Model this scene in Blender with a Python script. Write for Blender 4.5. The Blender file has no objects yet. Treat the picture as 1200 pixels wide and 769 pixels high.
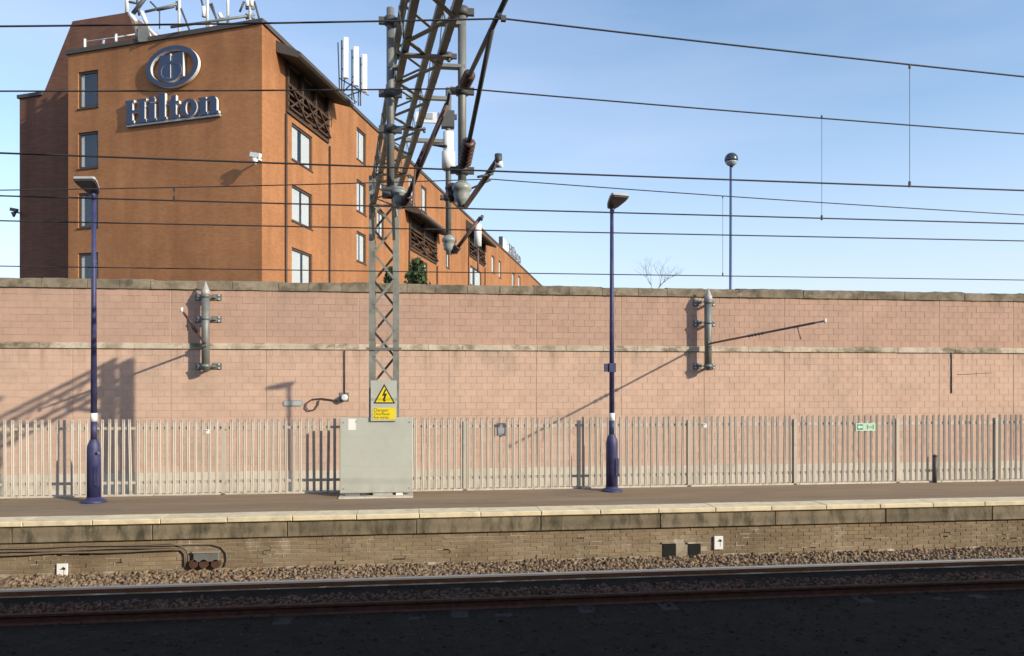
import bpy, math, random
import numpy as np
from mathutils import Vector, Matrix, noise
random.seed(7); rng = np.random.default_rng(7)
sc = bpy.context.scene
col = sc.collection
R = math.radians

# ---------------------------------------------------------------- camera
F, XC, YH, HC = 900.0, 600.0, 449.0, 3.38        # focal length in px of a 1200 px wide frame, horizon row, eye height
AL = math.atan(F / 7230.0)                        # how far the view is turned from the square-on view of the wall
cam = bpy.data.cameras.new("camera"); camo = bpy.data.objects.new("camera", cam); col.objects.link(camo)
camo.location = (0, 0, HC); camo.rotation_euler = (math.pi / 2, 0, -AL)
cam.sensor_width = 36.0; cam.lens = 36.0 * F / 1200.0
cam.shift_y = (YH - 384.5) / 1200.0
cam.clip_start = 0.1; cam.clip_end = 6000
sc.camera = camo

# ---------------------------------------------------------------- sky, sun, exposure
SUN_EL, SUN_AZ = 20.8, 50.5                       # azimuth: to the right of straight behind the viewer of the wall
w = bpy.data.worlds.new("World"); sc.world = w; w.use_nodes = True
nt = w.node_tree; nt.nodes.clear()
def nn(t, kind, **kw):
    n = t.nodes.new(kind)
    for k, v in kw.items():
        if k in n.inputs: n.inputs[k].default_value = v
        else: setattr(n, k, v)
    return n
sky = nn(nt, 'ShaderNodeTexSky', sky_type='NISHITA', sun_disc=False, sun_elevation=R(SUN_EL), sun_rotation=R(180 - SUN_AZ),
         air_density=1.1, dust_density=0.7, ozone_density=2.6)
tc = nn(nt, 'ShaderNodeTexCoord'); mp = nn(nt, 'ShaderNodeMapping'); mp.inputs['Scale'].default_value = (1.0, 1.4, 5.0)
mp.inputs['Rotation'].default_value = (0, R(8), 0)
nz = nn(nt, 'ShaderNodeTexNoise', Scale=1.5, Detail=5.0, Roughness=0.5)
rp = nn(nt, 'ShaderNodeMapRange'); rp.inputs[1].default_value = 0.30; rp.inputs[2].default_value = 0.78; rp.inputs[3].default_value = 0.0; rp.inputs[4].default_value = 0.48
mx = nn(nt, 'ShaderNodeMixRGB'); mx.inputs[2].default_value = (3.35, 3.65, 4.65, 1)
bg = nn(nt, 'ShaderNodeBackground', Strength=0.15); wo = nn(nt, 'ShaderNodeOutputWorld')
L = nt.links.new
L(tc.outputs['Generated'], mp.inputs[0]); L(mp.outputs[0], nz.inputs[0]); L(nz.outputs[0], rp.inputs[0])
spz = nn(nt, 'ShaderNodeSeparateXYZ'); L(tc.outputs['Generated'], spz.inputs[0])        # haze thickening towards the horizon, the same all round
hz = nn(nt, 'ShaderNodeMapRange'); hz.inputs[1].default_value = 0.0; hz.inputs[2].default_value = 0.34; hz.inputs[3].default_value = 0.80; hz.inputs[4].default_value = 0.0; L(spz.outputs['Z'], hz.inputs[0])
mxx = nn(nt, 'ShaderNodeMath', operation='MAXIMUM'); L(rp.outputs[0], mxx.inputs[0]); L(hz.outputs[0], mxx.inputs[1])
L(mxx.outputs[0], mx.inputs[0]); L(sky.outputs[0], mx.inputs[1]); L(mx.outputs[0], bg.inputs[0]); L(bg.outputs[0], wo.inputs[0])
sl = bpy.data.lights.new("sun", 'SUN'); sl.energy = 3.05; sl.angle = R(0.53); sl.color = (1.0, 0.91, 0.735)
so = bpy.data.objects.new("sun", sl); col.objects.link(so)
TOSUN = Vector((math.sin(R(SUN_AZ)) * math.cos(R(SUN_EL)), -math.cos(R(SUN_AZ)) * math.cos(R(SUN_EL)), math.sin(R(SUN_EL))))
so.rotation_euler = TOSUN.to_track_quat('Z', 'Y').to_euler(); so.location = (10, -20, 30)
vs = sc.view_settings; vs.view_transform = 'Standard'; vs.look = 'None'; vs.gamma = 1.0; vs.use_curve_mapping = False
vs.exposure = 0.68

# ---------------------------------------------------------------- geometry helpers (x runs along the wall, y away from the viewer)
CA, SA = math.cos(AL), math.sin(AL)
def ray(x, y):
    cx = (x - XC) / F; cz = (YH - y) / F
    return Vector((cx * CA + SA, -cx * SA + CA, cz))
def on_v(x, y, V): r = ray(x, y); t = V / r.y; return Vector((t * r.x, V, HC + t * r.z))
def on_z(x, y, Z): r = ray(x, y); t = (Z - HC) / r.z; return Vector((t * r.x, t * r.y, Z))
def on_d(x, y, D): r = ray(x, y); return Vector((D * r.x, D * r.y, HC + D * r.z))
def cam2w(X, Y): return Vector((X * CA + Y * SA, -X * SA + Y * CA))

class MB:
    def __init__(s): s.v = []; s.f = []; s.m = []; s.sm = []
    def add(s, vs, fs, mi=0, smooth=False):
        o = len(s.v); s.v += [Vector(p) for p in vs]
        for f in fs: s.f.append([o + i for i in f]); s.m.append(mi); s.sm.append(smooth)
        return s
    def box(s, a, b, mi=0):
        x0, y0, z0 = a; x1, y1, z1 = b
        return s.add([(x0,y0,z0),(x1,y0,z0),(x1,y1,z0),(x0,y1,z0),(x0,y0,z1),(x1,y0,z1),(x1,y1,z1),(x0,y1,z1)],
                     [(3,2,1,0),(4,5,6,7),(0,1,5,4),(1,2,6,5),(2,3,7,6),(3,0,4,7)], mi)
    def bevbox(s, a, b, c=0.006, mi=0):
        # a box with its front (-y) face and top chamfered
        x0, y0, z0 = a; x1, y1, z1 = b
        vs = [(x0,y1,z0),(x1,y1,z0),(x1,y1,z1),(x0,y1,z1),(x0,y0+c,z0),(x1,y0+c,z0),(x1,y0+c,z1),(x0,y0+c,z1),
              (x0+c,y0,z0+c),(x1-c,y0,z0+c),(x1-c,y0,z1-c),(x0+c,y0,z1-c)]
        fs = [(8,9,10,11),(4,5,9,8),(5,6,10,9),(6,7,11,10),(7,4,8,11),(0,1,5,4),(1,2,6,5),(2,3,7,6),(3,0,4,7)]
        return s.add(vs, fs, mi)
    def bar(s, p0, p1, w, h, up=(0,0,1), mi=0):
        p0 = Vector(p0); p1 = Vector(p1); d = (p1 - p0).normalized(); u = Vector(up)
        a = d.cross(u)
        if a.length < 1e-4: a = d.cross(Vector((1,0,0)))
        a.normalize(); b = a.cross(d)
        vs = []
        for p in (p0, p1):
            for i, j in ((-1,-1),(1,-1),(1,1),(-1,1)): vs.append(p + a * (i * w / 2) + b * (j * h / 2))
        return s.add(vs, [(0,1,2,3)[::-1],(4,5,6,7),(0,1,5,4),(1,2,6,5),(2,3,7,6),(3,0,4,7)], mi)
    def tube(s, pts, r, n=10, mi=0, cap=True):
        pts = [Vector(p) for p in pts]; rr = r if isinstance(r, (list, tuple)) else [r] * len(pts)
        rings = []; ref = None
        for i, p in enumerate(pts):
            d = (pts[min(i + 1, len(pts) - 1)] - pts[max(i - 1, 0)]).normalized()
            if ref is None:
                ref = d.cross(Vector((0,0,1)))
                if ref.length < 1e-3: ref = d.cross(Vector((0,1,0)))
            a = (ref - d * ref.dot(d)).normalized(); ref = a; b = d.cross(a)
            rings.append([p + a * (rr[i] * math.cos(2 * math.pi * k / n)) + b * (rr[i] * math.sin(2 * math.pi * k / n)) for k in range(n)])
        o = len(s.v)
        for rg in rings: s.v += rg
        for i in range(len(pts) - 1):
            for k in range(n):
                s.f.append([o + i*n + k, o + i*n + (k+1) % n, o + (i+1)*n + (k+1) % n, o + (i+1)*n + k]); s.m.append(mi); s.sm.append(True)
        if cap:
            s.f.append([o + k for k in range(n)][::-1]); s.m.append(mi); s.sm.append(False)
            e = o + (len(pts) - 1) * n; s.f.append([e + k for k in range(n)]); s.m.append(mi); s.sm.append(False)
        return s
    def lathe(s, prof, base, n=20, mi=0, sx=1, sy=1):
        bx, by, bz = base; o = len(s.v)
        for (r, z) in prof:
            for k in range(n): s.v.append(Vector((bx + sx * r * math.cos(2*math.pi*k/n), by + sy * r * math.sin(2*math.pi*k/n), bz + z)))
        for i in range(len(prof) - 1):
            for k in range(n):
                s.f.append([o + i*n + k, o + i*n + (k+1) % n, o + (i+1)*n + (k+1) % n, o + (i+1)*n + k]); s.m.append(mi); s.sm.append(True)
        s.f.append([o + k for k in range(n)][::-1]); s.m.append(mi); s.sm.append(False)
        e = o + (len(prof) - 1) * n; s.f.append([e + k for k in range(n)]); s.m.append(mi); s.sm.append(False)
        return s
    def prism(s, poly, ext, mi=0, mside=None):
        # poly: list of 3d points (planar), ext: extrusion vector
        n = len(poly); ext = Vector(ext); p = [Vector(q) for q in poly]
        s.add(p + [q + ext for q in p], [], mi); o = len(s.v) - 2 * n
        s.f.append([o + i for i in range(n)]); s.m.append(mi); s.sm.append(False)
        s.f.append([o + n + i for i in range(n)][::-1]); s.m.append(mi); s.sm.append(False)
        for i in range(n):
            j = (i + 1) % n
            s.f.append([o + j, o + i, o + n + i, o + n + j]); s.m.append(mi if mside is None else mside); s.sm.append(False)
        return s
    def mesh(s, name, mats, off=(0,0,0)):
        me = bpy.data.meshes.new(name); off = Vector(off)
        me.from_pydata([tuple(p - off) for p in s.v], [], s.f)
        if not isinstance(mats, (list, tuple)): mats = [mats]
        for m in mats: me.materials.append(m)
        me.polygons.foreach_set('material_index', s.m); me.polygons.foreach_set('use_smooth', s.sm)
        me.update()
        return me
    def fix(s, me):
        import bmesh
        bm = bmesh.new(); bm.from_mesh(me); bmesh.ops.recalc_face_normals(bm, faces=bm.faces[:]); bm.to_mesh(me); bm.free()
    def build(s, name, mats, parent=None, recalc=True, at=None):
        off = world_off(parent) if at is None else Vector(at)
        me = s.mesh(name, mats, off)
        if recalc: s.fix(me)
        return link(name, me, parent, loc=(0,0,0) if at is None else (Vector(at) - world_off(parent)))

def world_off(o):
    p = Vector((0,0,0))
    while o is not None: p += o.location; o = o.parent
    return p
def link(name, me, parent=None, loc=(0,0,0)):
    o = bpy.data.objects.new(name, me); o.location = loc; col.objects.link(o)
    if parent: o.parent = parent
    return o
def tag(o, label=None, cat=None, group=None, kind=None):
    if label: o['label'] = label
    if cat: o['category'] = cat
    if group: o['group'] = group
    if kind: o['kind'] = kind
    return o
def thing(name, label, cat, loc=(0,0,0), group=None):
    o = bpy.data.objects.new(name, None); o.empty_display_size = 0.2; o.location = loc; col.objects.link(o)
    return tag(o, label, cat, group)

# ---------------------------------------------------------------- materials
MATS = {}
def mat(name, base, rough=0.8, metal=0.0, var=0.12, scale=6.0, bump=0.0, bscale=40.0, objvar=0.0, dirt=None, dirt_amt=0.0, dirt_scale=1.5,
        stretch=(1,1,1), spec=0.3, attr=False):
    m = bpy.data.materials.new(name); m.use_nodes = True; t = m.node_tree; t.nodes.clear(); K = t.links.new
    out = nn(t, 'ShaderNodeOutputMaterial'); b = nn(t, 'ShaderNodeBsdfPrincipled', Roughness=rough, Metallic=metal)
    b.inputs['Specular IOR Level'].default_value = spec
    K(b.outputs[0], out.inputs[0])
    geo = nn(t, 'ShaderNodeNewGeometry'); mpn = nn(t, 'ShaderNodeMapping'); mpn.inputs['Scale'].default_value = stretch
    K(geo.outputs['Position'], mpn.inputs[0])
    n1 = nn(t, 'ShaderNodeTexNoise', Scale=scale, Detail=6.0, Roughness=0.6); K(mpn.outputs[0], n1.inputs[0])
    mr = nn(t, 'ShaderNodeMapRange'); mr.inputs[1].default_value = 0.25; mr.inputs[2].default_value = 0.75
    mr.inputs[3].default_value = 1 - var; mr.inputs[4].default_value = 1 + var; K(n1.outputs[0], mr.inputs[0])
    val = mr.outputs[0]
    if objvar:
        if attr:
            at = nn(t, 'ShaderNodeAttribute', attribute_name='tone'); rsrc = at.outputs['Fac']
        else:
            oi = nn(t, 'ShaderNodeObjectInfo'); rsrc = oi.outputs['Random']
        m2 = nn(t, 'ShaderNodeMapRange'); m2.inputs[3].default_value = 1 - objvar; m2.inputs[4].default_value = 1 + objvar; K(rsrc, m2.inputs[0])
        mu = nn(t, 'ShaderNodeMath', operation='MULTIPLY'); K(val, mu.inputs[0]); K(m2.outputs[0], mu.inputs[1]); val = mu.outputs[0]
    hs = nn(t, 'ShaderNodeMixRGB', blend_type='MULTIPLY'); hs.inputs[0].default_value = 1.0; hs.inputs[1].default_value = (*base, 1)
    K(val, hs.inputs[2]); cout = hs.outputs[0]
    if dirt:
        n2 = nn(t, 'ShaderNodeTexNoise', Scale=dirt_scale, Detail=8.0, Roughness=0.65); K(mpn.outputs[0], n2.inputs[0])
        r2 = nn(t, 'ShaderNodeMapRange'); r2.inputs[1].default_value = 0.46; r2.inputs[2].default_value = 0.66; r2.inputs[4].default_value = dirt_amt
        K(n2.outputs[0], r2.inputs[0])
        md = nn(t, 'ShaderNodeMixRGB'); md.inputs[2].default_value = (*dirt, 1); K(r2.outputs[0], md.inputs[0]); K(cout, md.inputs[1]); cout = md.outputs[0]
    K(cout, b.inputs['Base Color'])
    if bump:
        n3 = nn(t, 'ShaderNodeTexNoise', Scale=bscale, Detail=5.0); K(geo.outputs['Position'], n3.inputs[0])
        bp = nn(t, 'ShaderNodeBump', Strength=bump, Distance=0.01); K(n3.outputs[0], bp.inputs['Height']); K(bp.outputs[0], b.inputs['Normal'])
    MATS[name] = m
    return m

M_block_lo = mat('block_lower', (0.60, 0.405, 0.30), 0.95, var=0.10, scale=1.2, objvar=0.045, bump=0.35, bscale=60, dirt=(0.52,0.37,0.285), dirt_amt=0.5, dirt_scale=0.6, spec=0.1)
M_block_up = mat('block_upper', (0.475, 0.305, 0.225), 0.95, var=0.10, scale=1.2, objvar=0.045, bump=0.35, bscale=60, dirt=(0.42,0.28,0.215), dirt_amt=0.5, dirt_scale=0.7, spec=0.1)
M_block_lo_s = mat('block_lower_rest', (0.60, 0.405, 0.30), 0.95, var=0.10, scale=1.2, objvar=0.045, attr=True, bump=0.35, bscale=60, dirt=(0.52,0.37,0.285), dirt_amt=0.5, dirt_scale=0.6, spec=0.1)
M_block_up_s = mat('block_upper_rest', (0.475, 0.305, 0.225), 0.95, var=0.10, scale=1.2, objvar=0.045, attr=True, bump=0.35, bscale=60, dirt=(0.42,0.28,0.215), dirt_amt=0.5, dirt_scale=0.7, spec=0.1)
M_mortar = mat('mortar', (0.50, 0.34, 0.255), 0.95, var=0.1, spec=0.1)
M_plinth = mat('plinth_paint', (0.62, 0.55, 0.44), 0.9, var=0.08, dirt=(0.40,0.34,0.26), dirt_amt=0.7, dirt_scale=2.5, stretch=(1,1,0.4), bump=0.3)
M_cope = mat('coping_stone', (0.25, 0.20, 0.14), 0.95, var=0.25, scale=5, objvar=0.15, dirt=(0.09,0.078,0.05), dirt_amt=0.95, dirt_scale=1.8, bump=0.8, bscale=35)
M_string = mat('string_course_stone', (0.55, 0.46, 0.35), 0.95, var=0.15, scale=5, objvar=0.08, dirt=(0.20,0.16,0.10), dirt_amt=0.85, dirt_scale=1.6, bump=0.6, bscale=40)
M_tarmac = mat('platform_tarmac', (0.27, 0.185, 0.11), 0.95, var=0.14, scale=2.5, dirt=(0.33,0.24,0.15), dirt_amt=0.7, dirt_scale=0.9, stretch=(0.25,1.6,1), bump=0.6, bscale=120)
M_cream = mat('cream_edge_paint', (0.74, 0.62, 0.40), 0.85, var=0.08, scale=4, objvar=0.05, dirt=(0.50,0.41,0.29), dirt_amt=0.7, dirt_scale=4.5, bump=0.3)
M_edge = mat('edge_beam_concrete', (0.22, 0.175, 0.115), 0.95, var=0.25, scale=3, objvar=0.12, dirt=(0.06,0.055,0.035), dirt_amt=0.9, dirt_scale=4.0, stretch=(1.2,1,0.45), bump=0.6, bscale=50)
M_pbrick = mat('platform_brick', (0.27, 0.20, 0.125), 0.95, var=0.2, scale=2.2, objvar=0.12, attr=True, dirt=(0.15,0.108,0.066), dirt_amt=0.8, dirt_scale=0.9, stretch=(0.6,1,1.4), bump=0.6, bscale=60)
M_pmortar = mat('platform_mortar', (0.22, 0.165, 0.105), 0.95, var=0.2, dirt=(0.5,0.44,0.36), dirt_amt=0.7, dirt_scale=1.4)
def add_bloom(m, colr, scale, stretch, lo, hi, amt, zr=None):
    t = m.node_tree; K = t.links.new; b = [n for n in t.nodes if n.type == 'BSDF_PRINCIPLED'][0]; src = b.inputs['Base Color'].links[0].from_socket
    geo = nn(t, 'ShaderNodeNewGeometry'); mpn = nn(t, 'ShaderNodeMapping'); mpn.inputs['Scale'].default_value = stretch; K(geo.outputs['Position'], mpn.inputs[0])
    n2 = nn(t, 'ShaderNodeTexNoise', Scale=scale, Detail=9.0, Roughness=0.7); K(mpn.outputs[0], n2.inputs[0])
    r2 = nn(t, 'ShaderNodeMapRange'); r2.inputs[1].default_value = lo; r2.inputs[2].default_value = hi; r2.inputs[4].default_value = amt; K(n2.outputs[0], r2.inputs[0])
    fac = r2.outputs[0]
    if zr:                                            # stain confined to a band of heights (under a ledge, along a splash zone)
        sp = nn(t, 'ShaderNodeSeparateXYZ'); K(geo.outputs['Position'], sp.inputs[0]); r3 = nn(t, 'ShaderNodeMapRange'); r3.inputs[1].default_value = zr[0]; r3.inputs[2].default_value = zr[1]; K(sp.outputs['Z'], r3.inputs[0])
        mu = nn(t, 'ShaderNodeMath', operation='MULTIPLY'); K(fac, mu.inputs[0]); K(r3.outputs[0], mu.inputs[1]); fac = mu.outputs[0]
    md = nn(t, 'ShaderNodeMixRGB'); md.inputs[2].default_value = (*colr, 1); K(fac, md.inputs[0]); K(src, md.inputs[1]); K(md.outputs[0], b.inputs['Base Color'])
add_bloom(M_pbrick, (0.50, 0.43, 0.34), 1.5, (1.3, 1, 0.9), 0.58, 0.74, 0.6)
add_bloom(M_pmortar, (0.62, 0.54, 0.44), 1.5, (1.3, 1, 0.9), 0.55, 0.68, 0.9)
for m_ in (M_block_lo, M_block_up, M_block_lo_s, M_block_up_s): add_bloom(m_, (0.34, 0.245, 0.18), 1.2, (1.6, 1, 0.22), 0.58, 0.78, 0.5)
add_bloom(M_edge, (0.28, 0.235, 0.17), 4.2, (1.2, 1, 0.6), 0.54, 0.68, 0.75)
add_bloom(M_tarmac, (0.20, 0.155, 0.11), 0.7, (0.5, 1.6, 1), 0.52, 0.62, 0.6)
add_bloom(M_string, (0.12, 0.095, 0.055), 1.1, (0.8, 1, 2.0), 0.52, 0.62, 0.8)
add_bloom(M_cope, (0.42, 0.35, 0.26), 1.3, (0.9, 1, 2.5), 0.60, 0.68, 0.8)
M_lime = mat('lime_bloom', (0.33, 0.275, 0.205), 0.95, var=0.15)
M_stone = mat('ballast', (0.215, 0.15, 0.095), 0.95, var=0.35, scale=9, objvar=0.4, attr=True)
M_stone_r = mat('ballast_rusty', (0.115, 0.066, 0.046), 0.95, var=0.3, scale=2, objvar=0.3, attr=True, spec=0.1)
M_stone_d = mat('ballast_shade', (0.034, 0.027, 0.021), 0.95, var=0.3, scale=2, objvar=0.35, attr=True, spec=0.1)  # same ballast, with the near track's shade put into its colour
M_ground = mat('trackbed', (0.024, 0.019, 0.0145), 0.97, var=0.3, scale=3, bump=0.8, bscale=30, spec=0.1)  # dark base also carries the shade over the near track
M_land = mat('land', (0.09, 0.09, 0.06), 0.97, var=0.3, scale=0.3)
M_railtop = mat('rail_head_steel', (0.55, 0.52, 0.48), 0.45, 0.6, var=0.1, scale=8, stretch=(0.3,1,1))
M_rust = mat('rail_rust', (0.085, 0.045, 0.032), 0.9, var=0.3, scale=9, spec=0.1)
M_sleeper = mat('sleeper_concrete', (0.034, 0.028, 0.025), 0.95, var=0.2, objvar=0.15)
M_fence = mat('galvanised_pale', (0.52, 0.465, 0.395), 0.65, 0.1, var=0.12, scale=5, objvar=0.08, dirt=(0.50,0.45,0.37), dirt_amt=0.5, dirt_scale=3, stretch=(1,1,0.3))
M_galv = mat('galvanised_steel', (0.21, 0.215, 0.20), 0.55, 0.35, var=0.15, scale=5, dirt=(0.16,0.145,0.12), dirt_amt=0.6, dirt_scale=3)
M_lat = mat('lattice_steel', (0.26, 0.265, 0.235), 0.6, 0.3, var=0.15, scale=5, dirt=(0.16,0.15,0.12), dirt_amt=0.7, dirt_scale=3)
M_dsteel = mat('dark_steel', (0.10, 0.10, 0.10), 0.6, 0.3, var=0.2)
M_boxgrey = mat('cabinet_grey_paint', (0.46, 0.47, 0.41), 0.6, 0.0, var=0.05, scale=2, dirt=(0.38,0.38,0.32), dirt_amt=0.4, dirt_scale=2.5)
M_white = mat('white_paint', (0.80, 0.79, 0.75), 0.6, var=0.05)
M_yellow = mat('sign_yellow', (0.80, 0.62, 0.02), 0.5, var=0.05)
M_black = mat('black_print', (0.03, 0.03, 0.03), 0.6, var=0.05)
M_olive = mat('faded_print', (0.22, 0.19, 0.05), 0.6, var=0.05)
M_blue = mat('lamp_blue_paint', (0.036, 0.036, 0.115), 0.55, 0.0, var=0.15, scale=6, spec=0.5, dirt=(0.10,0.09,0.15), dirt_amt=0.4, dirt_scale=3)
M_bluegrey = mat('lamp_pole_blue_grey', (0.10, 0.14, 0.24), 0.4, 0.2, var=0.1)
M_lamphead = mat('lamp_head_shell', (0.40, 0.37, 0.33), 0.55, 0.2, var=0.08)
M_lampglass = mat('lamp_glass', (0.05, 0.05, 0.065), 0.35, 0.0, spec=0.5)
M_globe_hood = mat('globe_hood', (0.06, 0.07, 0.09), 0.22, 0.3, spec=0.6)
M_globe_clear = mat('globe_bowl', (0.42, 0.46, 0.52), 0.25, 0.0)
M_wire = mat('conductor_copper', (0.06, 0.055, 0.055), 0.6, 0.4, var=0.1)
M_insul = mat('insulator_brown', (0.10, 0.055, 0.045), 0.4, 0.0, spec=0.5)
M_arm = mat('arm_tube_brown', (0.17, 0.115, 0.10), 0.55, 0.3, var=0.15)
M_bell = mat('insulator_bell_grey', (0.30, 0.32, 0.29), 0.4, 0.0, spec=0.5)
M_green_sign = mat('safety_sign_green', (0.50, 0.68, 0.50), 0.6, var=0.04)
M_green_dark = mat('safety_sign_print', (0.12, 0.33, 0.20), 0.6, var=0.04)
M_sign_dark = mat('notice_dark', (0.10, 0.10, 0.115), 0.6, var=0.05)
M_sign_pale = mat('notice_pale', (0.32, 0.32, 0.35), 0.6, var=0.05)
M_cable = mat('cable_brown', (0.085, 0.055, 0.045), 0.7, var=0.1)
M_pipe = mat('cable_grey_brown', (0.17, 0.13, 0.09), 0.7, var=0.15)
M_opening_shade = mat('opening_shade', (0.015, 0.016, 0.014), 0.95, var=0.05)
M_frame = mat('window_frame_brown', (0.075, 0.05, 0.04), 0.5, var=0.1)
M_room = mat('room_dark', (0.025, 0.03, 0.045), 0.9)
M_curtain = mat('net_curtain', (0.56, 0.56, 0.53), 0.9, var=0.10, scale=3, stretch=(14,14,0.2))
M_timber = mat('dark_timber', (0.075, 0.048, 0.033), 0.8, var=0.2, scale=6)
M_roof = mat('roof_edge_slate', (0.085, 0.075, 0.070), 0.8, var=0.15, scale=3)
M_sign_face = mat('sign_letter_face', (0.06, 0.085, 0.15), 0.85, var=0.05, spec=0.08)
M_sign_side = mat('sign_letter_return', (0.72, 0.72, 0.72), 0.4, 0.1, var=0.05)
M_sign_grey = mat('sign_panel_grey', (0.33, 0.37, 0.43), 0.5, var=0.05)
M_leaf = mat('leaf_green', (0.055, 0.085, 0.03), 0.8, var=0.35, scale=3)
M_bark = mat('bark', (0.10, 0.085, 0.075), 0.9, var=0.2)
M_dark_wall = mat('shade_block_brick', (0.28, 0.14, 0.09), 0.9, var=0.15)  # brick of the unseen block added for shade

def hotel_brick(name='hotel_brick', k=1.0, c1=(0.465, 0.205, 0.086, 1), c2=(0.385, 0.165, 0.067, 1), cm=(0.33, 0.175, 0.10, 1)):
    m = bpy.data.materials.new(name); m.use_nodes = True; t = m.node_tree; t.nodes.clear(); K = t.links.new
    out = nn(t, 'ShaderNodeOutputMaterial'); b = nn(t, 'ShaderNodeBsdfPrincipled', Roughness=0.95); b.inputs['Specular IOR Level'].default_value = 0.1; K(b.outputs[0], out.inputs[0])
    at = nn(t, 'ShaderNodeUVMap', uv_map='wall')
    br = nn(t, 'ShaderNodeTexBrick', Scale=1.0); br.inputs['Brick Width'].default_value = 0.225; br.inputs['Row Height'].default_value = 0.075
    br.inputs['Mortar Size'].default_value = 0.010; br.inputs['Color1'].default_value = c1; br.inputs['Color2'].default_value = c2
    br.inputs['Mortar'].default_value = cm; br.inputs['Bias'].default_value = 0.0
    K(at.outputs[0], br.inputs[0])
    geo = nn(t, 'ShaderNodeNewGeometry'); n1 = nn(t, 'ShaderNodeTexNoise', Scale=0.35, Detail=7.0, Roughness=0.6); K(geo.outputs['Position'], n1.inputs[0])
    mr = nn(t, 'ShaderNodeMapRange'); mr.inputs[1].default_value = 0.3; mr.inputs[2].default_value = 0.7; mr.inputs[3].default_value = 0.84; mr.inputs[4].default_value = 1.12; K(n1.outputs[0], mr.inputs[0])
    mp2 = nn(t, 'ShaderNodeMapping'); mp2.inputs['Scale'].default_value = (1.2, 1.2, 0.12); K(geo.outputs['Position'], mp2.inputs[0])
    n2 = nn(t, 'ShaderNodeTexNoise', Scale=1.0, Detail=5.0); K(mp2.outputs[0], n2.inputs[0])
    mr2 = nn(t, 'ShaderNodeMapRange'); mr2.inputs[1].default_value = 0.3; mr2.inputs[2].default_value = 0.75; mr2.inputs[3].default_value = 0.82; mr2.inputs[4].default_value = 1.08; K(n2.outputs[0], mr2.inputs[0])
    mm = nn(t, 'ShaderNodeMath', operation='MULTIPLY'); K(mr.outputs[0], mm.inputs[0]); K(mr2.outputs[0], mm.inputs[1])
    mu = nn(t, 'ShaderNodeMixRGB', blend_type='MULTIPLY'); mu.inputs[0].default_value = 1.0; K(br.outputs[0], mu.inputs[1]); K(mm.outputs[0], mu.inputs[2])
    K(mu.outputs[0], b.inputs['Base Color'])
    return m
M_hotel = hotel_brick()
M_tower = hotel_brick('tower_brick', 1.0, (0.22, 0.105, 0.068, 1), (0.17, 0.08, 0.055, 1), (0.18, 0.10, 0.075, 1))
def glass():
    m = bpy.data.materials.new('window_glass'); m.use_nodes = True; t = m.node_tree; t.nodes.clear(); K = t.links.new
    out = nn(t, 'ShaderNodeOutputMaterial'); tr = nn(t, 'ShaderNodeBsdfTransparent'); tr.inputs[0].default_value = (0.96, 0.97, 0.98, 1)
    gl = nn(t, 'ShaderNodeBsdfGlossy', Roughness=0.02); fr = nn(t, 'ShaderNodeLayerWeight', Blend=0.35); mixn = nn(t, 'ShaderNodeMixShader')
    mr = nn(t, 'ShaderNodeMapRange'); mr.inputs[3].default_value = 0.035; mr.inputs[4].default_value = 0.16
    K(fr.outputs['Facing'], mr.inputs[0]); K(mr.outputs[0], mixn.inputs[0]); K(tr.outputs[0], mixn.inputs[1]); K(gl.outputs[0], mixn.inputs[2]); K(mixn.outputs[0], out.inputs[0])
    return m
M_glass = glass()

# ---------------------------------------------------------------- ground and trackbed
V_RAIL, V_RAIL2, V_EDGE, V_FENCE, V_WALL = 13.52, 12.05, 14.40, 17.36, 23.5
Z_PLAT = 0.95
g = MB(); g.add([(-3000,-3000,-0.32),(3000,-3000,-0.32),(3000,3000,-0.32),(-3000,3000,-0.32)], [(0,1,2,3)])
tag(g.build('ground', M_land), kind='structure')
g = MB(); nx = 120
prof = [(-1.9,-0.20),(5,-0.20),(9,-0.20),(11.2,-0.17),(12.0,-0.16),(13.3,-0.16),(13.47,-0.13),(13.60,-0.085),(13.9,-0.07),(14.7,-0.03)]
for i in range(nx + 1):
    for (v, z) in prof: g.v.append(Vector((-60 + 130 * i / nx, v, z)))
for i in range(nx):
    for k in range(len(prof) - 1):
        a = i * len(prof) + k; g.f.append([a, a + len(prof), a + len(prof) + 1, a + 1]); g.m.append(1 if k >= 6 else 0); g.sm.append(False)
o = g.build('trackbed', [M_ground, M_pmortar]); tag(o, kind='structure')

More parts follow.
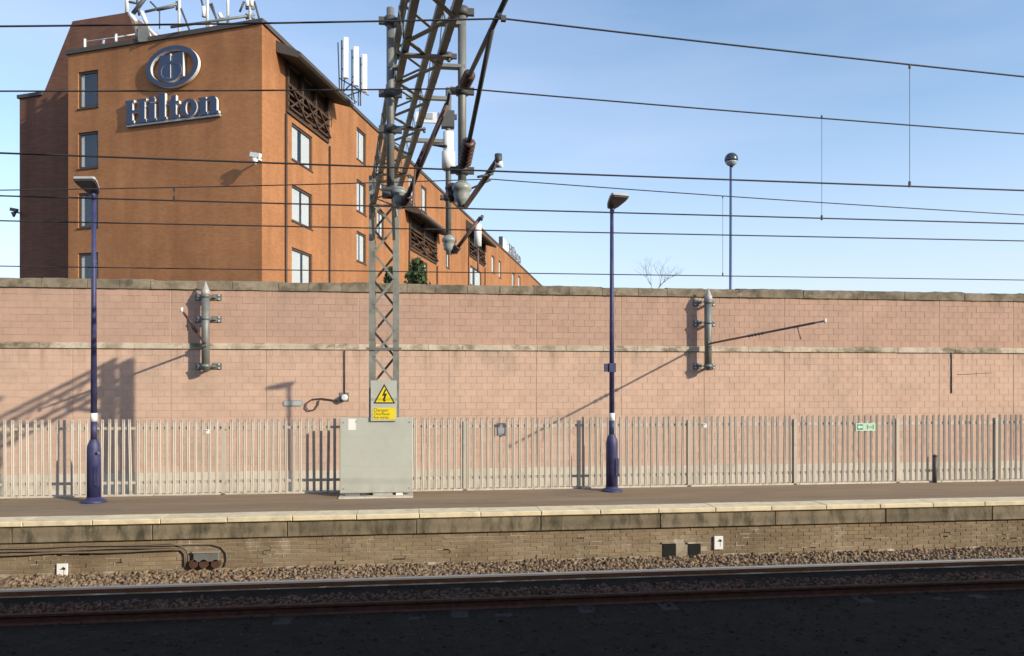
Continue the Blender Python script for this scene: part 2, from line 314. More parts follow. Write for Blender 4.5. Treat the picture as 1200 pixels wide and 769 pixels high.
ICO_V = []
phi = (1 + 5 ** 0.5) / 2
for a, b in ((-1, phi), (1, phi), (-1, -phi), (1, -phi)): ICO_V.append((a, b, 0))
for a, b in ((-1, phi), (1, phi), (-1, -phi), (1, -phi)): ICO_V.append((0, a, b))
for a, b in ((phi, -1), (phi, 1), (-phi, -1), (-phi, 1)): ICO_V.append((a, 0, b))
ICO_V = np.array(ICO_V) / math.hypot(1, phi)
ICO_F = np.array([(0,11,5),(0,5,1),(0,1,7),(0,7,10),(0,10,11),(1,5,9),(5,11,4),(11,10,2),(10,7,6),(7,1,8),(3,9,4),(3,4,2),(3,2,6),(3,6,8),(3,8,9),(4,9,5),(2,4,11),(6,2,10),(8,6,7),(9,8,1)])
def stones(name, label, P, size, material):
    n = len(P)
    V = np.repeat(ICO_V[None], n, 0) * rng.uniform(0.55, 1.25, (n, 12, 1)) * rng.uniform(0.6, 1.3, (n, 1, 3)) * (size * rng.uniform(0.6, 1.35, n))[:, None, None]
    a = rng.uniform(0, 6.28, n); c, s_ = np.cos(a), np.sin(a)
    X = V[:, :, 0] * c[:, None] - V[:, :, 1] * s_[:, None]; Y = V[:, :, 0] * s_[:, None] + V[:, :, 1] * c[:, None]
    V = np.stack([X, Y, V[:, :, 2]], 2) + P[:, None, :]
    Fc = (ICO_F[None] + 12 * np.arange(n)[:, None, None]).reshape(-1, 3)
    me = bpy.data.meshes.new(name); me.vertices.add(n * 12); me.vertices.foreach_set('co', V.reshape(-1).astype(np.float32))
    me.loops.add(len(Fc) * 3); me.loops.foreach_set('vertex_index', Fc.reshape(-1).astype(np.int32))
    me.polygons.add(len(Fc)); me.polygons.foreach_set('loop_start', np.arange(0, len(Fc) * 3, 3, dtype=np.int32))
    me.update(calc_edges=True); me.materials.append(material)
    at = me.attributes.new('tone', 'FLOAT', 'POINT'); at.data.foreach_set('value', np.repeat(rng.uniform(0, 1, n), 12).astype(np.float32))
    me.validate()
    o = link(name, me); tag(o, label, 'ballast', kind='stuff'); return o
def zprof(v):
    return np.interp(v, [p[0] for p in prof], [p[1] for p in prof])
n = 15000
v_ = rng.uniform(13.58, 14.68, n); P = np.stack([rng.uniform(-12, 24, n), v_, zprof(v_) + rng.uniform(-0.012, 0.03, n)], 1)
stones('ballast_heap', 'heap of brown ballast stones piled between the rail and the platform face', P, 0.036, M_stone)
n = 7000
v_ = 12.12 + 1.05 * rng.beta(1.6, 1.3, n); P = np.stack([rng.uniform(-9, 20, n), v_, zprof(v_) + rng.uniform(-0.025, 0.006, n)], 1)
stones('stained_ballast', 'rust stained ballast stones between the two rails', P, 0.036, M_stone_r)
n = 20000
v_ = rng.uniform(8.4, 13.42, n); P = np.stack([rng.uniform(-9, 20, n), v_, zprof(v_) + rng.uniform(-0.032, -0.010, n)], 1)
stones('trackbed_ballast', 'ballast stones around the near track, with shade put into their dark colour', P, 0.034, M_stone_d)

# ---------------------------------------------------------------- track
t = thing('railway_track', 'railway track with bright topped rail beside the platform, mostly in shade', 'railway track', (0, 12.78, -0.2))
RP = [(-0.07,-0.16),(0.07,-0.16),(0.07,-0.148),(0.012,-0.13),(0.009,-0.045),(0.036,-0.040),(0.036,-0.008),(0.028,0.0),(-0.028,0.0),(-0.036,-0.008),(-0.036,-0.040),(-0.009,-0.055),(-0.012,-0.13),(-0.07,-0.148)]
for vr in (V_RAIL, V_RAIL2):
    m = MB(); a = [Vector((-60, vr + p[0], p[1])) for p in RP]; k = len(RP); b = [q + Vector((130, 0, 0)) for q in a]
    m.add(a + b, [], 0)
    for i in range(k):
        j = (i + 1) % k; m.f.append([i, j, k + j, k + i]); m.m.append(1 if i in (5, 6, 7, 8, 9) else 0); m.sm.append(False)
    m.f.append(list(range(k))); m.f.append(list(range(k, 2 * k))); m.m += [0, 0]; m.sm += [False, False]
    m.build('rail', [M_rust, M_railtop if vr == V_RAIL else M_rust], t)
sm_ = MB().bevbox((-0.13, -1.2, -0.2), (0.13, 1.2, 0.0), 0.02)
sme = sm_.mesh('sleeper', M_sleeper)
for i in range(-16, 34):
    link('sleeper', sme, t, (i * 0.66, 0.0, 0.042 + random.uniform(-0.012, 0.0)))

# ---------------------------------------------------------------- platform
pl = MB()
PX0, PX1 = -60, 70
nxp = 130
for i in range(nxp + 1):
    for (v, z) in ((V_EDGE + 0.552, Z_PLAT - 0.004), (15.9, Z_PLAT + 0.004), (V_FENCE + 0.35, Z_PLAT + 0.012)):
        pl.v.append(Vector((PX0 + i, v, z)))
for i in range(nxp):
    for k in range(2): pl.f.append([i*3 + k, (i+1)*3 + k, (i+1)*3 + k + 1, i*3 + k + 1]); pl.m.append(0); pl.sm.append(False)
plat = pl.build('platform', M_tarmac); tag(plat, kind='structure')
# coping slabs with cream paint
SL = 1.15
for i in range(-11, 21):
    x0 = i * SL + 0.05; a = random.uniform(-0.008, 0.008); m = MB()
    m.bevbox((x0 + 0.006, V_EDGE + a, Z_PLAT - 0.09), (x0 + SL - 0.006, V_EDGE + 0.55, Z_PLAT + random.uniform(-0.004, 0.005)), 0.012)
    m.build('coping_slab', M_cream, plat, at=(x0, V_EDGE, Z_PLAT))
for xa, xb in ((-60, -11 * SL), (21 * SL + 0.1, 70)):
    MB().box((xa, V_EDGE, Z_PLAT - 0.09), (xb, V_EDGE + 0.55, Z_PLAT)).build('coping_run', M_cream, plat)
# edge beam under the slabs, in lengths
EB = 2.35
for i in range(-6, 11):
    x0 = i * EB; a = random.uniform(0, 0.015)
    MB().bevbox((x0 + 0.006, V_EDGE + 0.045 + a, Z_PLAT - 0.385), (x0 + EB - 0.006, V_EDGE + 0.4, Z_PLAT - 0.093), 0.01).build('edge_beam', M_edge, plat, at=(x0, V_EDGE, Z_PLAT - 0.4))
for xa, xb in ((-60, -6 * EB), (11 * EB, 70)):
    MB().box((xa, V_EDGE + 0.05, Z_PLAT - 0.385), (xb, V_EDGE + 0.4, Z_PLAT - 0.093)).build('edge_beam_run', M_edge, plat)
# brick face
VB = V_EDGE + 0.115
MB().box((PX0, VB + 0.007, -0.3), (PX1, VB + 0.3, Z_PLAT - 0.387)).build('face_mortar', M_pmortar, plat)
bk = MB(); tones = []
BW, BH = 0.235, 0.0765
openings = []
for (xa, xb) in ((777, 792), (807, 821)):
    p0 = on_v(xa, 637, VB); p1 = on_v(xb, 652, VB); openings.append((p0.x, p1.x, p1.z - 0.08, p0.z))
zz = Z_PLAT - 0.40; c = 0
while zz > 0.02:
    x = -13.0 - (0.5 * BW if c % 2 else 0)
    while x < 25:
        skip = any(x + BW > o_[0] - 0.02 and x < o_[1] + 0.02 and zz > o_[2] and zz - BH < o_[3] for o_ in openings)
        if not skip:
            dy = random.uniform(-0.004, 0.003)
            bk.bevbox((x + 0.005, VB + dy, zz - BH + 0.005), (x + BW - 0.005, VB + 0.05, zz - 0.005), 0.004); tones += [random.random()] * 12
        x += BW
    zz -= BH; c += 1
o = bk.build('face_brick', M_pbrick, plat, recalc=False); tag(o, kind='stuff')
at = o.data.attributes.new('tone', 'FLOAT', 'POINT'); at.data.foreach_set('value', tones)
for o_ in openings:
    m = MB(); x0, x1, z0, z1 = o_
    m.box((x0, VB - 0.012, z0), (x1, VB + 0.06, z1)); m.build('drain_opening_shade', M_opening_shade, plat)  # solid black block, the opening's shade put into its colour
    m = MB()
    m.box((x0 - 0.03, VB - 0.03, z1), (x1 + 0.03, VB + 0.05, z1 + 0.025)); m.build('drain_lintel', M_pmortar, plat)
# lime that has run out of the joints
ztop_b = Z_PLAT - 0.40
for (x_, y_, hh, ww) in ((697, 640, 26, 4), (680, 640, 30, 3), (316, 650, 22, 18), (100, 648, 18, 4), (198, 650, 34, 3), (470, 655, 14, 18), (525, 640, 30, 10), (1180, 630, 14, 26), (1018, 633, 8, 30),
                      (60, 652, 14, 34), (140, 655, 16, 16), (870, 634, 12, 16), (1108, 628, 26, 3), (940, 640, 8, 34), (640, 650, 10, 12), (760, 648, 12, 8), (240, 670, 6, 16), (400, 660, 10, 10)):
    p = on_v(x_, y_, VB); m = MB(); s_ = 14.6 / F
    for q in range(int(4 + ww * hh / 36)):
        cx = p.x + random.gauss(0, .36) * ww * s_; cz = p.z + random.gauss(0, .36) * hh * s_
        row = round((ztop_b - cz) / BH); zj = ztop_b - row * BH
        if zj < 0.0 or zj > ztop_b: continue
        if random.random() < .55:
            l = random.uniform(.04, .13); hgt = random.uniform(.005, .012); m.box((cx - l, VB - 0.0075, zj - hgt), (cx + l, VB + .004, zj + hgt))
        else:
            xo = -13.0 - (0.5 * BW if row % 2 else 0); xj = xo + round((cx - xo) / BW) * BW; wd_ = random.uniform(.005, .011); m.box((xj - wd_, VB - 0.0085, zj - BH + .008), (xj + wd_, VB + .004, zj - .006))
    if m.v: m.build('lime_run', M_lime, plat)

# ---------------------------------------------------------------- boundary wall of pink blocks
wall = thing('boundary_wall', 'long pink block wall with stone coping and pale string course behind the fence', 'wall', (0, V_WALL, -0.3))
def wz(x, y): return on_v(x, y, V_WALL).z
Z_PL = wz(600, 548); Z_S0, Z_S1 = wz(600, 411), wz(600, 404); Z_C0, Z_C1 = wz(600, 345), wz(600, 334)
for m_ in (M_block_lo, M_block_lo_s): add_bloom(m_, (0.22, 0.165, 0.11), 2.2, (1.3, 1, 0.10), 0.50, 0.70, 0.75, (Z_S0 - 0.75, Z_S0))
for m_ in (M_block_up, M_block_up_s): add_bloom(m_, (0.24, 0.165, 0.12), 2.0, (1.1, 1, 0.12), 0.50, 0.72, 0.6, (Z_C0 - 0.7, Z_C0))
for m_ in (M_block_lo, M_block_lo_s): add_bloom(m_, (0.36, 0.27, 0.205), 0.8, (0.7, 1, 0.9), 0.50, 0.70, 0.5)
add_bloom(M_boxgrey, (0.25, 0.23, 0.18), 5.0, (1, 1, 0.5), 0.40, 0.65, 0.7, (Z_PLAT + 0.35, Z_PLAT))
add_bloom(M_fence, (0.30, 0.19, 0.11), 6.0, (1, 1, 0.7), 0.60, 0.70, 0.6)
add_bloom(M_blue, (0.13, 0.12, 0.13), 6.0, (1, 1, 0.6), 0.50, 0.70, 0.5, (Z_PLAT + 0.6, Z_PLAT))
MB().box((-60, V_WALL + 0.007, -0.3), (70, V_WALL + 0.45, Z_C0)).build('wall_core', M_mortar, wall)
BAY, BL = 2.70, 0.3375
U0 = on_v(85, 450, V_WALL).x - 4 * BAY
cells = []
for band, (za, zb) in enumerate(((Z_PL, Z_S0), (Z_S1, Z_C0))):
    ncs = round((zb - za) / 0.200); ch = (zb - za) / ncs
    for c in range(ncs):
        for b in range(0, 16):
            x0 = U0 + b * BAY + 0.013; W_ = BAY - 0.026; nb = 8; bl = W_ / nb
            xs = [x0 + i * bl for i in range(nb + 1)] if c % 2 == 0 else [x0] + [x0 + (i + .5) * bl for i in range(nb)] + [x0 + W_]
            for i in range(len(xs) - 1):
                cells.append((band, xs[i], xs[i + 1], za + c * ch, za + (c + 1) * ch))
def vis(cx, cz):
    X = cx * CA - V_WALL * SA; Y = cx * SA + V_WALL * CA
    return XC + F * X / Y, YH - F * (cz - HC) / Y, Y
cand = []
for i, (band, xa, xb, za, zb) in enumerate(cells):
    px, py, d = vis((xa + xb) / 2, (za + zb) / 2)
    if 6 < px < 1194 and xb - xa > 0.2 and py < 486: cand.append((d + (0 if not (100 < px < 122 or 430 < px < 470) else 50), i))
cand.sort(); solo = set(i for _, i in cand[:300])
proto = {}
rest = [MB(), MB()]; rt = [[], []]
for i, (band, xa, xb, za, zb) in enumerate(cells):
    if i in solo:
        key = (band, round(xb - xa, 3), round(zb - za, 3))
        if key not in proto: proto[key] = MB().bevbox((0.003, 0, 0.003), (xb - xa - 0.003, 0.05, zb - za - 0.003), 0.0025).mesh('block', (M_block_lo, M_block_up)[band])
        link('block', proto[key], wall, Vector((xa, V_WALL + random.uniform(-0.004, 0.002), za)) - wall.location)
    else:
        dy = random.uniform(-0.004, 0.002)
        rest[band].bevbox((xa + 0.003, V_WALL + dy, za + 0.003), (xb - 0.003, V_WALL + 0.05, zb - 0.003), 0.0025); rt[band] += [random.random()] * 12
for b in (0, 1):
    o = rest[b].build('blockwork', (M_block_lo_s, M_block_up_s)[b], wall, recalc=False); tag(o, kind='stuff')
    at = o.data.attributes.new('tone', 'FLOAT', 'POINT'); at.data.foreach_set('value', rt[b])
MB().box((-60, V_WALL - 0.03, -0.3), (70, V_WALL + 0.2, Z_PL - 0.002)).build('plinth', M_plinth, wall)
def rough_stone(x0, x1, ya, yb, z0, z1, amp, sub=(10, 3, 3), seed=0):
    m = MB(); nx_, ny_, nz_ = sub
    idx = {}
    def vtx(i, j, k):
        if (i, j, k) in idx: return idx[(i, j, k)]
        p = Vector((x0 + (x1 - x0) * i / nx_, ya + (yb - ya) * j / ny_, z0 + (z1 - z0) * k / nz_))
        nv = noise.noise_vector(p * 3.1 + Vector((seed, 0, 0))) * amp + noise.noise_vector(p * 11.0 + Vector((seed, 5, 0))) * amp * 0.6
        if k == nz_ and (j in (0, ny_)): p.z -= (z1 - z0) * 0.14
        if i in (0, nx_): nv.x = 0
        p += Vector((0 if i in (0, nx_) else nv.x, nv.y if j < ny_ else 0, nv.z if k > 0 else nv.z * .4))
        idx[(i, j, k)] = len(m.v); m.v.append(p); return idx[(i, j, k)]
    def quad(*a): m.f.append([vtx(*q) for q in a]); m.m.append(0); m.sm.append(False)
    for i in range(nx_):
        for k in range(nz_): quad((i,0,k),(i+1,0,k),(i+1,0,k+1),(i,0,k+1)); quad((i,ny_,k+1),(i+1,ny_,k+1),(i+1,ny_,k),(i,ny_,k))
        for j in range(ny_): quad((i,j,nz_),(i+1,j,nz_),(i+1,j+1,nz_),(i,j+1,nz_)); quad((i,j+1,0),(i+1,j+1,0),(i+1,j,0),(i,j,0))
    for j in range(ny_):
        for k in range(nz_): quad((0,j+1,k),(0,j,k),(0,j,k+1),(0,j+1,k+1)); quad((nx_,j,k),(nx_,j+1,k),(nx_,j+1,k+1),(nx_,j,k+1))
    return m
x = -15.0; i = 0
while x < 28:
    l = random.uniform(0.7, 1.35)
    rough_stone(x + 0.006, x + l - 0.006, V_WALL - 0.055 + random.uniform(-.012, .012), V_WALL + 0.5, Z_C0 + 0.003, Z_C1 + random.uniform(-0.02, 0.02), 0.016, (8, 3, 3), i).build('coping_stone', M_cope, wall, at=(x, V_WALL, Z_C0))
    x += l; i += 1
XC1 = x
x = -15.0
while x < 28:
    l = random.uniform(0.9, 1.6)
    rough_stone(x + 0.005, x + l - 0.005, V_WALL - 0.05 + random.uniform(-.006, .006), V_WALL + 0.1, Z_S0 + 0.003, Z_S1 - 0.003, 0.005, (8, 2, 2), i).build('string_stone', M_string, wall, at=(x, V_WALL, Z_S0))
    x += l; i += 1
for (xa, xb) in ((-60, -15.01), (XC1 + 1.0, 70)):
    MB().box((xa, V_WALL - 0.05, Z_C0 + 0.003), (xb, V_WALL + 0.5, Z_C1)).build('coping_run', M_cope, wall)
    MB().box((xa, V_WALL - 0.04, Z_S0 + 0.003), (xb, V_WALL + 0.1, Z_S1 - 0.003)).build('string_run', M_string, wall)

# ---------------------------------------------------------------- palisade fence
fence = thing('palisade_fence', 'pale galvanised palisade fence along the back of the platform', 'fence', (0, V_FENCE, Z_PLAT))
ZF0, ZF1 = Z_PLAT + 0.03, on_v(600, 488, V_FENCE).z
PW = 0.064
def pale_mesh():
    m = MB(); sec = [(-PW/2, -0.002), (-PW/4, -0.020), (0.0, -0.008), (PW/4, -0.020), (PW/2, -0.002)]
    H = ZF1 - ZF0
    tops = [-0.05, -0.012, -0.055, -0.012, -0.05]
    n_ = len(sec); th = 0.004
    for (yy) in (0, th):
        for (x, y) in sec: m.v.append(Vector((x, y + yy, 0)))
        for q, (x, y) in enumerate(sec): m.v.append(Vector((x, y + yy, H + tops[q] * .8)))
    for i in range(n_ - 1):
        m.f.append([i, i+1, n_+i+1, n_+i]); m.f.append([2*n_+i+1, 2*n_+i, 3*n_+i, 3*n_+i+1])
        m.f.append([n_+i, n_+i+1, 3*n_+i+1, 3*n_+i]); m.m += [0]*3; m.sm += [False]*3
    m.f += [[0, n_, 3*n_, 2*n_], [n_-1, 3*n_-1, 4*n_-1, 2*n_-1]]; m.m += [0, 0]; m.sm += [False, False]
    return m.mesh('pale', M_fence)
pm = pale_mesh()
PITCH = 0.1475
POSTS = [on_v(x_, 530, V_FENCE).x for x_ in (113, 246, 381, 513, 647, 785, 916, 1043, 1166)]
PSP = (POSTS[-1] - POSTS[0]) / 8
posts = [POSTS[0] + PSP * k for k in range(-2, 12)]
x = -10.2
while x < 19.5:
    if any(abs(x - q_) < 0.07 for q_ in posts): x += PITCH; continue
    o = link('pale', pm, fence, Vector((x, V_FENCE - 0.03, ZF0 + random.uniform(-0.006, 0.006))) - fence.location); o.rotation_euler = (random.uniform(-0.008, 0.008), random.gauss(0, 0.007), 0)
    x += PITCH
for zr in (on_v(600, 499, V_FENCE).z, on_v(600, 559, V_FENCE).z):
    for k in range(len(posts) - 1):
        m = MB(); a, b = posts[k], posts[k + 1]
        m.box((a + .002, V_FENCE - 0.024, zr - 0.028), (b - .002, V_FENCE - 0.018, zr + 0.028)); m.box((a + .002, V_FENCE - 0.018, zr + 0.022), (b - .002, V_FENCE + 0.03, zr + 0.028))
        m.build('fence_rail', M_fence, fence)
for p in posts:
    m = MB(); z1 = ZF1 - 0.10
    m.box((p - 0.036, V_FENCE - 0.066, Z_PLAT), (p + 0.036, V_FENCE - 0.058, z1)); m.box((p - 0.004, V_FENCE - 0.058, Z_PLAT), (p + 0.004, V_FENCE + 0.032, z1)); m.box((p - 0.036, V_FENCE + 0.032, Z_PLAT), (p + 0.036, V_FENCE + 0.040, z1))
    m.build('fence_post', M_fence, fence)
    m = MB().lathe([(0.10, 0), (0.095, 0.03), (0.06, 0.06), (0.05, 0.065)], (p, V_FENCE + 0.0, Z_PLAT), 10); m.build('post_footing', M_edge, fence)
x = -12.0
while x < 22:
    MB().bevbox((x + .004, V_FENCE - 0.075, Z_PLAT + 0.0), (x + 0.911, V_FENCE - 0.03 + 0.10, Z_PLAT + 0.045), 0.008).build('kerb_stone', M_plinth, fence)
    x += 0.915

# ---------------------------------------------------------------- lamp posts
def lamp_post(px, py, head_px, label, side, tagbox=False):
    b = on_z(px, py, Z_PLAT); bx, by = b.x, b.y
    t = thing('lamp_post', label, 'lamp post', (bx, by, Z_PLAT), 'blue platform lamp posts')
    zt = on_v(px, head_px[1], by).z
    MB().lathe([(0.24, 0), (0.24, 0.035), (0.20, 0.06), (0.145, 0.075), (0.135, 0.12)], (bx, by, Z_PLAT), 20).build('base_flange', M_blue, t)
    MB().lathe([(0.132, 0.12), (0.132, 1.08), (0.115, 1.18), (0.075, 1.27), (0.066, 1.29)], (bx, by, Z_PLAT), 20).build('base_column', M_blue, t)
    MB().box((bx + 0.05, by - 0.145, Z_PLAT + 0.35), (bx + 0.125, by - 0.06, Z_PLAT + 0.75)).build('access_door', M_blue, t)
    zb = on_v(px, 493, by).z if px > 500 else on_v(px, 494, by).z
    MB().tube([(bx, by, Z_PLAT + 1.29), (bx, by, zb)], 0.062, 14).build('lower_pole', M_blue, t)
    MB().tube([(bx, by, zb), (bx, by, zb + 0.17)], 0.066, 14).build('white_band', M_white, t)
    MB().tube([(bx, by, zb + 0.17), (bx, by, zt)], [0.060, 0.040], 14).build('upper_pole', M_blue, t)
    # flat tilted luminaire
    s = side; m = MB()
    l, wd = 0.52, 0.30
    base = Vector((bx, by, zt))
    ax = Vector((0.16 if s > 0 else -0.02, -0.90, 0.30)).normalized(); bxv = Vector((1.0, 0.1, 0.0)); bxv = (bxv - ax * bxv.dot(ax)).normalized(); up = ax.cross(bxv)
    if up.z < 0: up = -up
    out = [(-0.06, -0.08), (0.08, -0.14), (0.34, -0.20), (0.47, -0.21), (0.51, -.18), (0.51, 0.18), (0.47, 0.21), (0.34, 0.20), (0.08, 0.14), (-0.06, 0.08)]
    m.prism([base + ax * a + bxv * c + up * 0.02 for a, c in out], up * 0.05)
    m.prism([base + ax * (a * .92 + .01) + bxv * c * .9 + up * 0.07 for a, c in out], up * 0.02)
    h = m.build('lamp_head', M_lamphead, t)
    m = MB(); m.prism([base + ax * (a * .9 + .03) + bxv * c * .9 - up * 0.012 for a, c in out], up * 0.032); m.build('lamp_glass', M_lampglass, h)
    MB().tube([base - Vector((0, 0, 0.12)), base + up * 0.03 + ax * 0.05], 0.05, 12).build('head_joint', M_blue, h)
    if tagbox:
        q = on_v(712, 431, by); MB().box((q.x - 0.07, by - 0.05, q.z - 0.09), (bx - 0.02, by + 0.05, q.z + 0.09)).build('control_box', M_blue, t)
        MB().box((bx - 0.075, by - 0.075, q.z - 0.10), (bx + 0.075, by + 0.075, q.z + 0.10)).build('box_clamp', M_blue, t)
    else:
        MB().tube([(bx + 0.1, by - 0.12, Z_PLAT + 1.02), (bx + 0.16, by - 0.16, Z_PLAT + 1.02)], 0.02, 8).build('lock', M_galv, t)
    return t
lamp_post(110, 589, (104, 227), 'dark blue platform lamp post in front of the brick hotel, head turned left', -1)
lamp_post(717, 576, (717, 244), 'dark blue platform lamp post with small box on its pole, against the sky', 1, True)

# ---------------------------------------------------------------- portal: lattice mast and boom
V_M = 16.86
um = on_v(450, 400, V_M).x; mw = (on_v(464, 400, V_M).x - on_v(436, 400, V_M).x)
z_b = on_v(450, 240, V_M).z; BH_ = 0.62
portal = thing('lattice_portal', 'grey lattice steel mast with boom reaching over the tracks towards the viewer', 'catenary portal', (um, V_M, Z_PLAT))
for s in (-1, 1):
    m = MB(); x_ = um + s * mw / 2
    m.box((x_ - 0.065, V_M - 0.02, Z_PLAT), (x_ + 0.065, V_M - 0.005, z_b + BH_)); m.box((x_ + s * 0.05, V_M - 0.005, Z_PLAT), (x_ + s * 0.064, V_M + 0.245, z_b + BH_)); m.box((x_ - 0.064, V_M + 0.245, Z_PLAT), (x_ + 0.064, V_M + 0.26, z_b + BH_))
    m.build('mast_leg', M_lat, portal)
zz = Z_PLAT + 0.2; k = 0; pit = 0.56
while zz < z_b - 0.1:
    s = -1 if k % 2 else 1
    MB().bar((um + s * (mw / 2 - .03), V_M - 0.022, zz), (um - s * (mw / 2 - .03), V_M - 0.022, zz + pit), 0.05, 0.012, up=(0,1,0)).build('mast_brace', M_lat, portal)
    MB().bar((um - s * (mw / 2 - .03), V_M + 0.262, zz), (um + s * (mw / 2 - .03), V_M + 0.262, zz + pit), 0.05, 0.012, up=(0,1,0)).build('mast_brace', M_lat, portal)
    zz += pit; k += 1
zc = on_v(450, 409, V_M).z
MB().box((um - mw / 2 - 0.12, V_M - 0.05, zc - 0.03), (um + mw / 2 + 0.12, V_M - 0.024, zc + 0.03)).build('mast_crossbar', M_galv, portal)
bw = 0.215
V_END = -6.0
SK = 0.099
def bu(v): return um + (V_M - v) * SK
for s in (-1, 1):
    for zk in (0, 1):
        MB().bar((bu(V_M + .3) + s * bw, V_M + 0.3, z_b + zk * BH_), (bu(V_END) + s * bw, V_END, z_b + zk * BH_), 0.08, 0.08).build('boom_chord', M_lat, portal)
vv = V_M - 0.15; k = 0; st = 0.62
while vv > V_END + st:
    s = 1 if k % 2 else -1
    MB().bar((bu(vv) - s * bw, vv, z_b - 0.047), (bu(vv - st) + s * bw, vv - st, z_b - 0.047), 0.055, 0.012).build('boom_brace', M_lat, portal)
    MB().bar((bu(vv) + s * bw, vv, z_b + BH_ + 0.047), (bu(vv - st) - s * bw, vv - st, z_b + BH_ + 0.047), 0.045, 0.010).build('boom_brace', M_lat, portal)
    for q in (-1, 1):
        a, b = (z_b, z_b + BH_) if k % 2 else (z_b + BH_, z_b)
        MB().bar((bu(vv) + q * (bw + 0.047), vv, a), (bu(vv - st) + q * (bw + 0.047), vv - st, b), 0.05, 0.010, up=(1, 0, 0)).build('boom_brace', M_lat, portal)
    vv -= st; k += 1
for vv in (V_M - 0.2, 14.2, 11.6, 9.0, 6.8, 4.0):
    m = MB(); um_ = bu(vv)
    m.box((um_ - bw - 0.10, vv - 0.05, z_b - 0.070), (um_ + bw + 0.10, vv + 0.05, z_b - 0.050)); m.build('splice_plate', M_galv, portal)
    for s in (-1, 1): MB().tube([(um_ + s * (bw + 0.08), vv, z_b - 0.11), (um_ + s * (bw + 0.08), vv, z_b - 0.03)], 0.02, 6).build('bolt', M_galv, portal)
for s in (-1, 1):
    MB().bar((um + s * bw, V_M - 0.05, z_b - 0.75), (um + s * bw, V_M - 0.95, z_b - 0.02), 0.06, 0.05).build('knee_brace', M_lat, portal)
    for yy in (-0.1, 0.2): MB().bar((um + s * mw/2, V_M+yy*.5, z_b - 0.25), (um + s * bw, V_M + yy, z_b), 0.10, 0.05).build('knee_plate', M_lat, portal)
# the portal's other leg, behind the viewer
for s in (-1, 1):
    for yy in (0, 0.3): MB().bar((bu(V_END) + s * bw, V_END + yy, -0.3), (bu(V_END) + s * bw, V_END + yy, z_b - 0.05), 0.10, 0.06).build('mast_leg', M_lat, portal)

# ---------------------------------------------------------------- cabinet at the mast foot
vb = 16.60
a = on_v(398, 490, vb); b = on_v(484, 577, vb)
t = thing('mast_guard_cabinet', 'flat grey metal guard panel box around the foot of the lattice mast', 'cabinet', ((a.x + b.x) / 2, vb, Z_PLAT))
m = MB(); m.bevbox((a.x, vb, b.z), (b.x, vb + 0.20, a.z), 0.012); bd = m.build('panel_body', M_boxgrey, t)
for k in (1, 2):
    zq = b.z + (a.z - b.z) * (0.36 if k == 1 else 0.76)
    MB().box((a.x + 0.02, vb - 0.003, zq - 0.006), (b.x - 0.02, vb + 0.004, zq + 0.006)).build('panel_seam', M_boxgrey, t)
for (xx, zz2) in ((0.05, 0.06), (0.95, 0.06), (0.05, 0.94), (0.95, 0.94), (0.22, 0.95)):
    c_ = Vector((a.x + (b.x - a.x) * xx, vb, b.z + (a.z - b.z) * zz2)); MB().tube([c_ + Vector((0, -0.008, 0)), c_ + Vector((0, 0.01, 0))], 0.014, 8).build('bolt', M_galv, t)
p = on_v(408, 491, vb); q = on_v(417, 504, vb); MB().box((p.x, vb - 0.004, q.z), (q.x, vb + 0.002, p.z)).build('white_label', M_white, t)
for (xa, xb, mm) in ((404, 422, M_galv), (423, 430, M_dsteel), (437, 460, M_boxgrey), (464, 472, M_white)):
    p = on_v(xa, 577, vb); q = on_v(xb, 583, vb); MB().box((p.x, vb + 0.03, Z_PLAT), (q.x, vb + 0.22, b.z)).build('panel_foot', mm, t)
p0, p1 = on_v(399, 585, vb - 0.05).x, on_v(484, 585, vb - 0.05).x
MB().bevbox((p0 - .03, vb - 0.22, Z_PLAT - 0.02), (p1, vb + 0.4, Z_PLAT + 0.03), 0.012).build('footing_pad', M_plinth, t)

# warning sign
vs_ = vb - 0.045
a = on_v(434.5, 446, vs_); b = on_v(465, 493.5, vs_)
t = thing('warning_sign', 'grey warning plate with yellow electricity triangle on the lattice mast', 'sign', ((a.x + b.x) / 2, vs_, b.z))
MB().box((a.x, vs_, b.z), (b.x, vs_ + 0.012, a.z)).build('plate', M_boxgrey, t)
def tri(s):
    A, B, C = on_v(450.3, 450, vs_), on_v(437.5, 473, vs_), on_v(463.2, 473, vs_); c = (A + B + C) / 3
    return [c + (q - c) * s for q in (A, B, C)]
def flat(m, pts, off, th=0.002): m.prism([Vector((q.x, vs_ - off, q.z)) for q in pts], (0, th, 0))
m = MB(); flat(m, tri(1.0), 0.003); m.build('triangle_border', M_black, t)
m = MB(); flat(m, tri(0.80), 0.0055); m.build('triangle_field', M_yellow, t)
m = MB()
bolt = [(451.2, 456), (447.6, 464.2), (450.3, 463.6), (448.6, 469.0), (450.2, 471), (452.4, 469.5), (450.9, 468.6), (453.6, 460.9), (450.6, 461.6), (452.9, 456.4)]
flat(m, [on_v(x_, y_, vs_) for x_, y_ in bolt], 0.008); m.build('lightning_bolt', M_black, t)
m = MB(); flat(m, [on_v(x_, y_, vs_) for x_, y_ in ((437, 478), (463.5, 478), (463.5, 491.5), (437, 491.5))], 0.003); m.build('text_panel', M_yellow, t)
def text_mesh(s, size, material, loc, parent, name, ext=0.001):
    cu = bpy.data.curves.new(name, 'FONT'); cu.body = s; cu.size = size; cu.extrude = ext
    tmp = bpy.data.objects.new('tmp', cu); col.objects.link(tmp); bpy.context.view_layer.update()
    me = bpy.data.meshes.new_from_object(tmp.evaluated_get(bpy.context.evaluated_depsgraph_get())); bpy.data.objects.remove(tmp)
    me.materials.clear(); me.materials.append(material)
    o = link(name, me, parent, Vector(loc) - world_off(parent)); o.rotation_euler = (math.pi / 2, 0, 0); return o
